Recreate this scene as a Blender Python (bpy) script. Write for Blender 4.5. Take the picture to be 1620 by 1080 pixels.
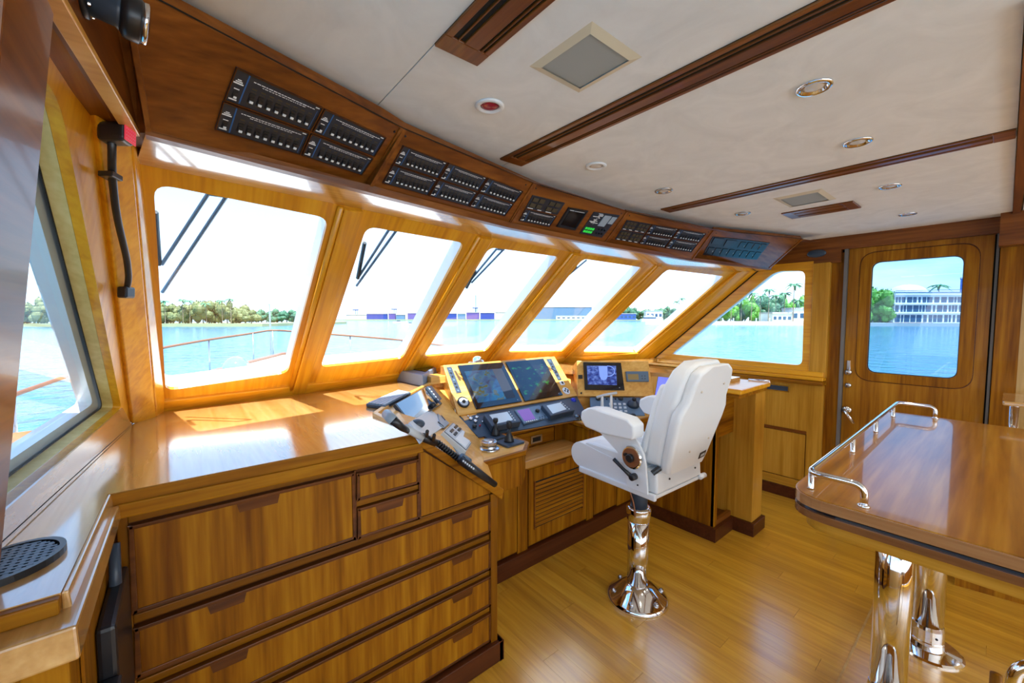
import bpy, math, random
import numpy as np
from math import radians, sin, cos, tan, atan, pi, sqrt
from mathutils import Vector as V, Matrix
from mathutils.geometry import tessellate_polygon

random.seed(11)
for o in list(bpy.data.objects): bpy.data.objects.remove(o)
SC = bpy.context.scene
COL = SC.collection

# ------------------------------------------------------------------ camera
FPX = 640.0
EYE = V((0, 0, 1.5))
PITCH = atan(37 / FPX)
AZ = atan(526 / FPX * cos(PITCH))
cam_d = bpy.data.cameras.new('camera'); cam = bpy.data.objects.new('camera', cam_d); COL.objects.link(cam)
cam_d.sensor_width = 36; cam_d.lens = FPX / 1620 * 36; cam_d.clip_start = 0.02; cam_d.clip_end = 6000
cam.location = EYE; cam.rotation_euler = (pi / 2 - PITCH, 0, -AZ)
SC.camera = cam
FW = V((sin(AZ) * cos(PITCH), cos(AZ) * cos(PITCH), -sin(PITCH)))
RT = V((cos(AZ), -sin(AZ), 0)); UP = RT.cross(FW)

# ------------------------------------------------------------------ light, sky, exposure
vs = SC.view_settings
vs.view_transform = 'Standard'; vs.look = 'None'; vs.gamma = 1; vs.use_curve_mapping = False
vs.exposure = 0.4
W = bpy.data.worlds.new('sky'); SC.world = W; W.use_nodes = True
nt = W.node_tree; nt.nodes.clear()
def wn(t, **k):
    n = nt.nodes.new(t)
    for a, b in k.items(): setattr(n, a, b)
    return n
w_out = wn('ShaderNodeOutputWorld'); w_bg = wn('ShaderNodeBackground')
w_tc = wn('ShaderNodeTexCoord'); w_map = wn('ShaderNodeMapping'); w_map.inputs['Scale'].default_value = (1.6, 1.6, 6)
w_no = wn('ShaderNodeTexNoise'); w_no.inputs['Scale'].default_value = 1.7; w_no.inputs['Detail'].default_value = 7; w_no.inputs['Roughness'].default_value = .55
w_cr = wn('ShaderNodeValToRGB'); w_cr.color_ramp.elements[0].position = .46; w_cr.color_ramp.elements[1].position = .70
w_sep = wn('ShaderNodeSeparateXYZ')
w_gr = wn('ShaderNodeValToRGB')
ge = w_gr.color_ramp.elements
ge[0].position = 0; ge[0].color = (.60, .80, 1.0, 1); ge[1].position = .55; ge[1].color = (.16, .40, .85, 1)
w_mx = wn('ShaderNodeMix', data_type='RGBA')
nt.links.new(w_tc.outputs['Generated'], w_map.inputs['Vector']); nt.links.new(w_map.outputs[0], w_no.inputs['Vector'])
nt.links.new(w_no.outputs['Fac'], w_cr.inputs[0]); nt.links.new(w_tc.outputs['Generated'], w_sep.inputs[0])
nt.links.new(w_sep.outputs['Z'], w_gr.inputs[0]); nt.links.new(w_cr.outputs[0], w_mx.inputs[0])
nt.links.new(w_gr.outputs[0], w_mx.inputs[6]); w_mx.inputs[7].default_value = (1.0, 1.0, 1.0, 1)
nt.links.new(w_mx.outputs[2], w_bg.inputs[0]); w_bg.inputs[1].default_value = 2.4
nt.links.new(w_bg.outputs[0], w_out.inputs[0])

def lamp(name, kind, energy, loc, rot=None, size=None, color=(1, 1, 1), **k):
    d = bpy.data.lights.new(name, kind); d.energy = energy; d.color = color
    for a, b in k.items(): setattr(d, a, b)
    if size and kind == 'AREA': d.shape = 'RECTANGLE'; d.size, d.size_y = size
    o = bpy.data.objects.new(name, d); COL.objects.link(o); o.location = loc
    if rot is not None: o.rotation_euler = rot
    return o
sun = lamp('sun', 'SUN', 13.0, (0, 0, 30), color=(1, .95, .86), angle=.01)
sun.rotation_euler = V((.10, .42, -1.0)).to_track_quat('-Z', 'Y').to_euler()
# area light added behind the camera to fill the interior
lamp('aft_fill_light', 'AREA', 40, (1.6, -2.6, 1.55), (radians(90), 0, 0), (4.2, 1.5), (.92, .97, 1.0))

# ------------------------------------------------------------------ pixel rays on real planes
def ray(u, v): return FW + RT * ((u - 810) / FPX) - UP * ((v - 540) / FPX)
def P(u, v, ax, val):
    d = ray(u, v); i = 'xyz'.index(ax); return EYE + d * ((val - EYE[i]) / d[i])
def Q(uv, pl):
    n, p0 = pl; d = ray(*uv); return EYE + d * ((p0 - EYE).dot(n) / d.dot(n))
def BG(u, v, depth): return EYE + ray(u, v) * depth
def plane3(a, b, c):                       # normal turned to the camera
    n = (b - a).cross(c - a).normalized()
    if n.dot(EYE - a) < 0: n = -n
    return (n, a.copy())
def off(pl, d): return (pl[0], pl[1] + pl[0] * d)
def PQ(pts, pl): return [Q(p, pl) for p in pts]
def pquad(a, b, c, d, u, v):               # bilinear point of a pixel quad tl,tr,br,bl
    t = (a[0] + (b[0] - a[0]) * u, a[1] + (b[1] - a[1]) * u); s = (d[0] + (c[0] - d[0]) * u, d[1] + (c[1] - d[1]) * u)
    return (t[0] + (s[0] - t[0]) * v, t[1] + (s[1] - t[1]) * v)
def bil(q, u, v):
    a, b, c, d = q
    return (a * (1 - u) + b * u) * (1 - v) + (d * (1 - u) + c * u) * v

# ------------------------------------------------------------------ materials
MT = {}
def mat(name, col, rough=.5, metal=0, coat=0, emit=None, es=1, spec=.5, cior=1.5):
    m = bpy.data.materials.new(name); m.use_nodes = True; MT[name] = m
    b = m.node_tree.nodes['Principled BSDF']
    b.inputs['Base Color'].default_value = (*col, 1); b.inputs['Roughness'].default_value = rough; b.inputs['Metallic'].default_value = metal
    b.inputs['Coat Weight'].default_value = coat; b.inputs['Coat Roughness'].default_value = .05; b.inputs['Coat IOR'].default_value = cior; b.inputs['Specular IOR Level'].default_value = spec
    if emit: b.inputs['Emission Color'].default_value = (*emit, 1); b.inputs['Emission Strength'].default_value = es
    return m
def N(m, t): return m.node_tree.nodes.new(t)
def L(m, a, b): m.node_tree.links.new(a, b)
def ramp(m, stops):
    r = N(m, 'ShaderNodeValToRGB'); e = r.color_ramp.elements
    while len(e) < len(stops): e.new(.5)
    for k, (p, c) in zip(e, stops): k.position = p; k.color = (*c, 1)
    return r
def wood(name, dark, mid, light, axis='Z', rough=.3, coat=.35, rot=(0, 0, 0), sc=1.0, var=.0, bump=.02, cior=1.5, crough=.05, spec=.5):
    m = mat(name, mid, rough, coat=coat, cior=cior, spec=spec); m.node_tree.nodes['Principled BSDF'].inputs['Coat Roughness'].default_value = crough; b = m.node_tree.nodes['Principled BSDF']
    tc = N(m, 'ShaderNodeTexCoord'); mp = N(m, 'ShaderNodeMapping'); mp.inputs['Rotation'].default_value = rot
    s = {'X': (.05, 1, 1), 'Y': (1, .05, 1), 'Z': (1, 1, .05)}[axis]
    mp2 = N(m, 'ShaderNodeMapping'); mp2.inputs['Scale'].default_value = tuple(k * sc for k in s)
    L(m, tc.outputs['Object'], mp.inputs[0]); L(m, mp.outputs[0], mp2.inputs[0])
    if var:
        oi = N(m, 'ShaderNodeObjectInfo'); ad = N(m, 'ShaderNodeVectorMath'); ad.operation = 'ADD'
        ml = N(m, 'ShaderNodeVectorMath'); ml.operation = 'SCALE'; ml.inputs[0].default_value = (13, 7, 5); L(m, oi.outputs['Random'], ml.inputs['Scale'])
        L(m, mp2.outputs[0], ad.inputs[0]); L(m, ml.outputs[0], ad.inputs[1]); src = ad.outputs[0]
    else: src = mp2.outputs[0]
    n1 = N(m, 'ShaderNodeTexNoise'); n1.inputs['Scale'].default_value = 14; n1.inputs['Detail'].default_value = 3; n1.inputs['Distortion'].default_value = .7
    n2 = N(m, 'ShaderNodeTexNoise'); n2.inputs['Scale'].default_value = 70; n2.inputs['Detail'].default_value = 4
    L(m, src, n1.inputs['Vector']); L(m, src, n2.inputs['Vector'])
    mx = N(m, 'ShaderNodeMix'); mx.data_type = 'FLOAT'; mx.inputs[0].default_value = .4
    L(m, n1.outputs['Fac'], mx.inputs[2]); L(m, n2.outputs['Fac'], mx.inputs[3])
    r = ramp(m, [(.34, dark), (.5, mid), (.66, light)]); L(m, mx.outputs[0], r.inputs[0])
    last = r.outputs[0]
    if var:
        hs = N(m, 'ShaderNodeHueSaturation'); mr = N(m, 'ShaderNodeMapRange'); mr.inputs[3].default_value = 1 - var; mr.inputs[4].default_value = 1 + var
        L(m, oi.outputs['Random'], mr.inputs[0]); L(m, mr.outputs[0], hs.inputs['Value']); L(m, last, hs.inputs['Color']); last = hs.outputs[0]
    L(m, last, b.inputs['Base Color'])
    bp = N(m, 'ShaderNodeBump'); bp.inputs['Strength'].default_value = bump; bp.inputs['Distance'].default_value = .01
    L(m, n2.outputs['Fac'], bp.inputs['Height']); L(m, bp.outputs[0], b.inputs['Normal'])
    return m
RAKE = radians(39.2)
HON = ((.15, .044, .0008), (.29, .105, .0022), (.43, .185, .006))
ORG = ((.58, .21, .004), (.75, .33, .008), (.85, .43, .02))
FRM = ((.14, .045, .001), (.20, .070, .0015), (.27, .10, .003)); MAP = ((.38, .165, .010), (.50, .235, .020), (.60, .31, .04))
for k_ in 'XYZ':
    wood('honey_' + k_.lower(), *HON, k_, .45, .04, spec=.15); wood('frame_' + k_.lower(), *FRM, k_, .4, .06, spec=.15); wood('maple_' + k_.lower(), *MAP, k_, .4, .06, spec=.2)
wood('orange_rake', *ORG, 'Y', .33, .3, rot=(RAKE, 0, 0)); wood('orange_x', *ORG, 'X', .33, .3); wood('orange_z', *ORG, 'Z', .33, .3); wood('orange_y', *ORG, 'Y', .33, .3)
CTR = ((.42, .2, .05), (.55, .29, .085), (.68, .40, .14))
wood('counter', *CTR, 'Y', .2, 1.0, cior=1.85, crough=.10); wood('soffit', (.5, .24, .05), (.62, .33, .08), (.72, .43, .13), 'X', .2, 1.0, cior=2.0, crough=.08)
wood('counter_x', *CTR, 'X', .25, .5)
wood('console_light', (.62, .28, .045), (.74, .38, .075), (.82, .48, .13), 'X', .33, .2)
wood('mahogany_x', (.10, .026, .003), (.19, .055, .006), (.28, .095, .012), 'X', .36, .12, spec=.3)
wood('mahogany_y', (.10, .026, .003), (.19, .055, .006), (.28, .095, .012), 'Y', .36, .12, spec=.3)
wood('edge_wood', (.06, .016, .002), (.10, .028, .003), (.15, .045, .006), 'X', .35, .08, spec=.2)
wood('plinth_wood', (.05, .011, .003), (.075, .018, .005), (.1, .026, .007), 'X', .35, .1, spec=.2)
wood('table_wood', (.19, .058, .003), (.38, .15, .012), (.56, .27, .03), 'X', .3, .6, sc=.6, cior=1.55, crough=.05, spec=.2)
wood('rim_wood', (.24, .10, .035), (.34, .16, .06), (.43, .22, .09), 'Y', .25, .4)
wood('table_edge', (.10, .035, .012), (.17, .065, .02), (.24, .1, .035), 'Y', .25, .5)
wood('floor_wood', (.47, .215, .012), (.61, .305, .02), (.71, .39, .035), 'Y', .3, .8, sc=1.3, var=.07, bump=.008, cior=2.3, crough=.2)
wood('door_wood', (.20, .065, .002), (.34, .13, .005), (.47, .21, .013), 'Z', .4, .08, spec=.2)
wood('pale_wood', (.40, .23, .06), (.50, .30, .09), (.58, .37, .13), 'Z', .4, .15)
wood('jamb_wood', (.56, .42, .13), (.66, .51, .18), (.74, .60, .25), 'Z', .5, .0)
mat('suede', (.62, .58, .50), .95)
m = MT['suede']; b = m.node_tree.nodes['Principled BSDF']; tc = N(m, 'ShaderNodeTexCoord'); no = N(m, 'ShaderNodeTexNoise'); no.inputs['Scale'].default_value = 5; no.inputs['Detail'].default_value = 8; no.inputs['Distortion'].default_value = 1.5; no.inputs['Roughness'].default_value = .6
r = ramp(m, [(.3, (.74, .765, .765)), (.7, (.85, .875, .875))]); L(m, tc.outputs['Object'], no.inputs['Vector']); L(m, no.outputs['Fac'], r.inputs[0]); L(m, r.outputs[0], b.inputs['Base Color'])
mat('leather', (.79, .815, .83), .42, coat=.1); mat('leather_tan', (.62, .54, .44), .5)
mat('white_paint', (.80, .83, .85), .3, coat=.3); mat('deck_white', (.72, .72, .70), .6)
mat('chrome', (.82, .83, .85), .06, 1); mat('steel', (.55, .56, .58), .25, 1); mat('black', (.012, .013, .016), .35); mat('black_gloss', (.006, .007, .010), .08, coat=.5)
mat('slate', (.035, .055, .085), .4); mat('slate_light', (.10, .16, .23), .35); mat('dark_gap', (.006, .005, .004), .9); mat('grey_plastic', (.30, .36, .42), .4); mat('light_grey', (.55, .60, .64), .4)
mat('cream', (.68, .62, .46), .6); mat('grille_grey', (.36, .39, .38), .7); mat('white_print', (.8, .82, .82), .5); mat('blue_print', (.02, .10, .28), .4); mat('red_lens', (.35, .01, .03), .2); mat('bronze', (.35, .16, .08), .35, .6)
mat('panel_black', (.018, .022, .034), .32); mat('label_brown', (.06, .045, .02), .5); mat('green_lamp', (.02, .5, .05), .4, emit=(.05, 1, .1), es=.25); mat('amber', (.3, .2, .06), .5)
mat('red_led', (.75, .05, .09), .4, emit=(1, .06, .12), es=.25); mat('lamp_glass', (.7, .66, .6), .3)
mat('display_grey', (.30, .36, .42), .25, emit=(.55, .68, .8), es=.25); mat('display_purple', (.1, .02, .16), .2, emit=(.20, .06, .38), es=.5)
mat('screen_violet', (.1, .1, .4), .2, emit=(.16, .20, .85), es=.85); mat('blue_ball', (.01, .03, .5), .15)
mat('lamp_dome', (.12, .2, .26), .08, coat=.5)
mat('mirror_grey', (.20, .21, .23), .05, 1)
mat('strip_grey', (.16, .15, .14), .5)
mat('tray_grey', (.22, .30, .40), .35)
mat('villa_white', (.74, .74, .73), .7); mat('roof_red', (.5, .17, .1), .8); mat('window_dark', (.03, .08, .16), .15); mat('concrete', (.40, .41, .41), .8); mat('blue_box', (.012, .04, .26), .6); mat('purple_box', (.09, .06, .26), .6); mat('warehouse', (.08, .17, .30), .6); mat('tower_blue', (.03, .09, .32), .4)
mat('trunk', (.22, .17, .12), .9); mat('land', (.3, .33, .18), .9); mat('dock_wood', (.35, .22, .18), .8); mat('teak', (.22, .09, .04), .5)
def leafmat(name, a, b_):
    m = mat(name, a, .6); oi = N(m, 'ShaderNodeTexCoord'); no = N(m, 'ShaderNodeTexNoise'); no.inputs['Scale'].default_value = .9; no.inputs['Detail'].default_value = 5
    r = ramp(m, [(.35, a), (.65, b_)]); L(m, oi.outputs['Object'], no.inputs['Vector']); L(m, no.outputs['Fac'], r.inputs[0]); L(m, r.outputs[0], m.node_tree.nodes['Principled BSDF'].inputs['Base Color'])
leafmat('leaf_olive', (.09, .12, .035), (.19, .21, .08)); leafmat('leaf_teal', (.02, .10, .06), (.07, .20, .10)); leafmat('leaf_green', (.03, .17, .02), (.14, .38, .04)); leafmat('palm_leaf', (.03, .13, .08), (.09, .26, .12))
# water
m = mat('water', (.004, .17, .29), .12); b = m.node_tree.nodes['Principled BSDF']; tc = N(m, 'ShaderNodeTexCoord'); mp = N(m, 'ShaderNodeMapping'); mp.inputs['Scale'].default_value = (1, 1, 1)
no = N(m, 'ShaderNodeTexNoise'); no.inputs['Scale'].default_value = .55; no.inputs['Detail'].default_value = 6; bp = N(m, 'ShaderNodeBump'); bp.inputs['Strength'].default_value = .55; bp.inputs['Distance'].default_value = .5
L(m, tc.outputs['Object'], mp.inputs[0]); L(m, mp.outputs[0], no.inputs['Vector']); L(m, no.outputs['Fac'], bp.inputs['Height']); L(m, bp.outputs[0], b.inputs['Normal'])
# panes: thin sheet that lets light through and mirrors by Fresnel
def glass(name, tint):
    m = bpy.data.materials.new(name); m.use_nodes = True; MT[name] = m; t = m.node_tree; t.nodes.clear()
    o = t.nodes.new('ShaderNodeOutputMaterial'); mx = t.nodes.new('ShaderNodeMixShader'); tr = t.nodes.new('ShaderNodeBsdfTransparent'); gl = t.nodes.new('ShaderNodeBsdfGlossy'); fr = t.nodes.new('ShaderNodeMath'); lw = t.nodes.new('ShaderNodeLayerWeight'); lw.inputs[0].default_value = .5; pw = t.nodes.new('ShaderNodeMath'); pw.operation = 'POWER'; pw.inputs[1].default_value = 5; fr.operation = 'MULTIPLY_ADD'; fr.inputs[1].default_value = .65; fr.inputs[2].default_value = .06
    tr.inputs[0].default_value = (*tint, 1); gl.inputs['Roughness'].default_value = 0
    t.links.new(lw.outputs['Facing'], pw.inputs[0]); t.links.new(pw.outputs[0], fr.inputs[0])
    t.links.new(fr.outputs[0], mx.inputs[0]); t.links.new(tr.outputs[0], mx.inputs[1]); t.links.new(gl.outputs[0], mx.inputs[2]); t.links.new(mx.outputs[0], o.inputs[0])
glass('pane', (.76, .82, .85)); glass('pane_tinted', (.29, .44, .57))

# ------------------------------------------------------------------ mesh builder
ORG0 = {}
class MB:
    def __init__(s): s.v = []; s.f = []; s.mi = []
    def add(s, vs_, fs, mi=0):
        k = len(s.v); s.v += [V(p) for p in vs_]; s.f += [[i + k for i in f] for f in fs]; s.mi += [mi] * len(fs); return s
    def hexa(s, a, b, mi=0):
        return s.add(list(a) + list(b), [(3, 2, 1, 0), (4, 5, 6, 7), (0, 1, 5, 4), (1, 2, 6, 5), (2, 3, 7, 6), (3, 0, 4, 7)], mi)
    def box(s, x0, x1, y0, y1, z0, z1, mi=0):
        a = [(x0, y0), (x1, y0), (x1, y1), (x0, y1)]
        return s.hexa([(x, y, z0) for x, y in a], [(x, y, z1) for x, y in a], mi)
    def slab(s, q, n, front, back, mi=0):   # quad q shifted along n
        return s.hexa([p + n * back for p in q], [p + n * front for p in q], mi)
    def prism(s, poly, vec, mi=0):
        n = len(poly); vec = V(vec); a = [V(p) for p in poly]
        tri = tessellate_polygon([a])
        fs = [tuple(reversed(t)) for t in tri] + [tuple(i + n for i in t) for t in tri] + [(i, (i + 1) % n, (i + 1) % n + n, i + n) for i in range(n)]
        return s.add(a + [p + vec for p in a], fs, mi)
    def holed(s, outer, inner, n, front, back, mi=0):
        a = [p for p in outer]; c = [p for p in inner]; no, ni = len(a), len(c); tri = tessellate_polygon([a, c]); t = no + ni
        vs_ = [p + n * front for p in a + c] + [p + n * back for p in a + c]
        fs = [tuple(x) for x in tri] + [tuple(i + t for i in reversed(x)) for x in tri]
        fs += [(i, (i + 1) % no, (i + 1) % no + t, i + t) for i in range(no)] + [(no + i, no + (i + 1) % ni, no + (i + 1) % ni + t, no + i + t) for i in range(ni)]
        return s.add(vs_, fs, mi)
    def tube(s, pts, r, seg=10, mi=0, caps=True):
        pts = [V(p) for p in pts]; rs = r if isinstance(r, (list, tuple)) else [r] * len(pts); k = len(s.v); prev = None
        for i, p in enumerate(pts):
            d = (pts[min(i + 1, len(pts) - 1)] - pts[max(i - 1, 0)]).normalized()
            if prev is None: u = d.cross(V((0, 0, 1)) if abs(d.z) < .95 else V((1, 0, 0))).normalized()
            else: u = (prev - d * prev.dot(d)).normalized()
            prev = u; w = d.cross(u)
            for j in range(seg): s.v.append(p + (u * cos(2 * pi * j / seg) + w * sin(2 * pi * j / seg)) * rs[i])
        for i in range(len(pts) - 1):
            for j in range(seg):
                a = k + i * seg + j; b_ = k + i * seg + (j + 1) % seg; s.f.append([a, b_, b_ + seg, a + seg]); s.mi.append(mi)
        if caps:
            s.f.append([k + j for j in reversed(range(seg))]); s.f.append([k + (len(pts) - 1) * seg + j for j in range(seg)]); s.mi += [mi, mi]
        return s
    def lathe(s, prof, c, ax=(0, 0, 1), seg=24, mi=0):
        ax = V(ax).normalized(); u = ax.cross(V((0, 1, 0)) if abs(ax.y) < .9 else V((1, 0, 0))).normalized(); w = ax.cross(u); c = V(c); k = len(s.v)
        for r, h in prof:
            for j in range(seg): s.v.append(c + ax * h + (u * cos(2 * pi * j / seg) + w * sin(2 * pi * j / seg)) * max(r, 1e-5))
        for i in range(len(prof) - 1):
            for j in range(seg):
                a = k + i * seg + j; b_ = k + i * seg + (j + 1) % seg; s.f.append([a, b_, b_ + seg, a + seg]); s.mi.append(mi)
        s.f.append([k + j for j in reversed(range(seg))]); s.f.append([k + (len(prof) - 1) * seg + j for j in range(seg)]); s.mi += [mi, mi]
        return s
    def ball(s, c, r, seg=16, ring=10, mi=0, z0=-1.0):
        rr = r if isinstance(r, (tuple, list)) else (r, r, r); k = len(s.v); c = V(c)
        for i in range(ring + 1):
            t = math.asin(z0) + (pi / 2 - math.asin(z0)) * i / ring
            for j in range(seg): s.v.append(c + V((rr[0] * cos(t) * cos(2 * pi * j / seg), rr[1] * cos(t) * sin(2 * pi * j / seg), rr[2] * sin(t))))
        for i in range(ring):
            for j in range(seg):
                a = k + i * seg + j; b_ = k + i * seg + (j + 1) % seg; s.f.append([a, b_, b_ + seg, a + seg]); s.mi.append(mi)
        s.f.append([k + j for j in reversed(range(seg))]); s.mi.append(mi)
        return s
    def build(s, name, mats, parent=None, smooth=False, bevel=0, seg=2, origin=None, wn_=False, noise=0):
        mats = mats if isinstance(mats, (list, tuple)) else [mats]
        if parent is not None: og = ORG0[parent.name]
        elif origin is not None: og = V(origin)
        else:
            xs = [p.x for p in s.v]; ys = [p.y for p in s.v]; zs = [p.z for p in s.v]; og = V(((min(xs) + max(xs)) / 2, (min(ys) + max(ys)) / 2, min(zs)))
        me = bpy.data.meshes.new(name); me.from_pydata([p - og for p in s.v], [], s.f)
        for k in mats: me.materials.append(MT[k])
        me.polygons.foreach_set('material_index', s.mi)
        if smooth: me.polygons.foreach_set('use_smooth', [True] * len(s.f))
        me.validate(); me.update()
        o = bpy.data.objects.new(name, me); COL.objects.link(o); ORG0[o.name] = og
        if parent is not None: o.parent = parent
        else: o.location = og
        import bmesh
        bm = bmesh.new(); bm.from_mesh(me); bmesh.ops.remove_doubles(bm, verts=bm.verts, dist=1e-5); bmesh.ops.recalc_face_normals(bm, faces=bm.faces); bm.to_mesh(me); bm.free()
        if bevel:
            md = o.modifiers.new('bevel', 'BEVEL'); md.width = bevel; md.segments = seg; md.limit_method = 'ANGLE'; md.angle_limit = radians(35)
        return o
def bx(*a): return MB().box(*a)
def tag(o, label=None, cat=None, group=None, kind=None):
    if label: o['label'] = label
    if cat: o['category'] = cat
    if group: o['group'] = group
    if kind: o['kind'] = kind
    return o
def thing(name, label, cat, loc, group=None):
    o = bpy.data.objects.new(name, None); o.empty_display_size = .1; COL.objects.link(o); o.location = loc; ORG0[o.name] = V(loc)
    return tag(o, label, cat, group)
def struct(o, label=None): return tag(o, label, kind='structure')
def smooth_by_angle(o, ang=40):
    me = o.data; me.polygons.foreach_set('use_smooth', [True] * len(me.polygons))
    try: me.set_sharp_from_angle(angle=radians(ang))
    except Exception: pass
    return o
def rounded(poly, r, seg=5):
    out = []; n = len(poly)
    rs = r if isinstance(r, (list, tuple)) else [r] * n
    for i in range(n):
        p = poly[i]; a = poly[i - 1]; b_ = poly[(i + 1) % n]; rr = rs[i]
        da = (a - p); db = (b_ - p); k = min(rr, da.length * .45, db.length * .45); s0 = p + da.normalized() * k; s1 = p + db.normalized() * k
        for j in range(seg + 1):
            t = j / seg; out.append(s0 * (1 - t) ** 2 + p * 2 * t * (1 - t) + s1 * t * t)
    return out
def arc(pts, r, seg=6):                     # polyline with rounded corners
    pts = [V(p) for p in pts]; out = [pts[0]]
    for i in range(1, len(pts) - 1):
        p = pts[i]; a = pts[i - 1] - p; b_ = pts[i + 1] - p; k = min(r, a.length * .49, b_.length * .49); s0 = p + a.normalized() * k; s1 = p + b_.normalized() * k
        for j in range(seg + 1):
            t = j / seg; out.append(s0 * (1 - t) ** 2 + p * 2 * t * (1 - t) + s1 * t * t)
    return out + [pts[-1]]
def link_copy(src, parent, mtx):
    c = src.copy(); COL.objects.link(c); c.parent = parent; c.matrix_parent_inverse = Matrix.Identity(4); c.matrix_local = mtx; ORG0[c.name] = V((0, 0, 0)); return c
def basis(x, y, z, p):
    return Matrix(((x.x, y.x, z.x, p.x), (x.y, y.y, z.y, p.y), (x.z, y.z, z.z, p.z), (0, 0, 0, 1)))
TRIM = [0]
def trim(mb, m, label=None, **k):
    TRIM[0] += 1; return struct(mb.build('trim_%d' % TRIM[0], m, **k), label)
# ================================================================== setting
ZC = 2.12
# ---- floor: planks on a sub-floor
fl = struct(bx(-.7, 4.2, -3.4, 3.4, -.10, -.012).build('floor', 'floor_wood', origin=(0, 0, 0)), 'varnished bamboo plank floor of the wheelhouse')
pk = bx(0, .0955, 0, 1.249, -.02, 0).build('plank', 'floor_wood', fl); first = True
xk = 0.6
row = 0
while xk < 4.0:
    y = -1.6 + (row * .47) % 1.25 - 1.25 * (0 if (row * .47) % 1.25 < .3 else 1)
    while y < 1.9:
        if first: pk.location = (xk, y, 0); first = False
        else:
            c = pk.copy(); COL.objects.link(c); c.parent = fl; c.location = (xk, y, 0)
        y += 1.25
    xk += .096; row += 1
trim(bx(1.2, 2.9, .369, .377, -.004, .0012), 'pale_wood', 'thin pale inlay strip across the plank floor')

# ---- ceiling in cream suede panels
CE = [P(*q, 'z', ZC) for q in [(300, 0), (600, 163), (640, 189), (850, 285), (1000, 333), (1130, 362), (1270, 376)]]
CE[0:1] = [CE[0] + (CE[0] - CE[1]) * .45]
ce = struct(bx(-.5, 4.1, -3.4, 1.40, ZC + .02, ZC + .06).build('ceiling', 'suede', origin=(0, 0, ZC)), 'cream suede ceiling in panels between dark slotted battens')
def front_y(x):
    for a, b_ in zip(CE, CE[1:]):
        if a.x <= x <= b_.x: return a.y + (b_.y - a.y) * (x - a.x) / (b_.x - a.x)
    return CE[0].y if x < CE[0].x else CE[-1].y
cuts = [-.25, .470, 1.04, 2.20, 4.05]
for x0, x1 in zip(cuts, cuts[1:]):
    for ya, yb in ((None, .004), (-.034, -3.3)):
        x0_, x1_ = x0 + .0015, x1 - .0015
        if ya is None:
            xs = sorted({x0_, x1_} | {p.x for p in CE if x0_ < p.x < x1_}); top = [V((x, front_y(x) + .02, ZC)) for x in xs]
        else: top = [V((x0_, ya, ZC)), V((x1_, ya, ZC))]
        MB().prism(top + [V((x1_, yb, ZC)), V((x0_, yb, ZC))], (0, 0, .018)).build('ceiling_panel', 'suede', ce)
trim(bx(1.3, 3.95, -.028, .002, ZC - .012, ZC + .01), 'mahogany_x', 'dark beam across the ceiling')
# slotted battens
def batten(x0, x1, y0, y1, label, slots=True, dz=.007):
    w = x1 - x0; TRIM[0] += 1
    t = struct(bx(x0, x1, y0, y1, ZC - .002, ZC + .004).build('trim_%d' % TRIM[0], 'dark_gap'), label)
    cols = [(0, .15), (.26, .30), (.41, .74), (.79, .83), (.88, 1.0)] if slots else [(0, .22), (.3, .62), (.72, 1)]
    e = min(.05, (y1 - y0) * .2)
    for a, b_ in cols: bx(x0 + w * a, x0 + w * b_, y0 + e, y1 - e, ZC - dz, ZC).build('slat', 'mahogany_y', t, bevel=.002)
    for ya, yb in ((y0, y0 + e), (y1 - e, y1)): bx(x0, x1, ya, yb, ZC - dz, ZC).build('end_block', 'mahogany_y', t, bevel=.002)
a = P(685, 71, 'z', ZC); b = P(755, 101, 'z', ZC)
batten(a.x, b.x, -.9, b.y, 'short dark slotted batten in the ceiling nearest the overhead switches')
batten(.985, 1.095, -1.2, 1.275, 'long dark slotted batten across the middle of the ceiling')
batten(2.135, 2.235, .006, 1.272, 'dark slotted batten in the ceiling towards the starboard door')
q = [P(*k, 'z', ZC) for k in [(1241, 336), (1348, 319), (1361, 326), (1253, 345)]]
batten(min(k.x for k in q), max(k.x for k in q), min(k.y for k in q), max(k.y for k in q), 'short dark wooden slot vent by the door end of the ceiling', False)
# cream-framed ceiling speakers
def speaker_panel(px, label, grp=None):
    q = [P(*k, 'z', ZC) for k in px]; cx = sum(k.x for k in q) / 4; cy = sum(k.y for k in q) / 4
    hx = (max(k.x for k in q) - min(k.x for k in q)) / 2; hy = (max(k.y for k in q) - min(k.y for k in q)) / 2
    t = thing('ceiling_speaker', label, 'speaker', (cx, cy, ZC))
    o = [V((cx + sx * hx, cy + sy * hy, ZC)) for sx, sy in ((-1, -1), (1, -1), (1, 1), (-1, 1))]; k = .78
    i = [V((cx + sx * hx * k, cy + sy * hy * k, ZC - .006)) for sx, sy in ((-1, -1), (1, -1), (1, 1), (-1, 1))]
    m = MB()
    for j in range(4): m.add([o[j], o[(j + 1) % 4], i[(j + 1) % 4], i[j]], [(0, 1, 2, 3)])
    m.build('frame', 'cream', t)
    g = MB().add([p + V((0, 0, .003)) for p in i], [(0, 1, 2, 3)]); g.build('grille', 'grille_grey', t)
speaker_panel([(837, 105), (935, 36), (1015, 90), (918, 145)], 'large cream framed square speaker in the ceiling between two dark battens')
speaker_panel([(1229, 315), (1296, 299), (1321, 313), (1250, 328)], 'small cream framed ceiling speaker beside the short wooden slot vent')
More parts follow.
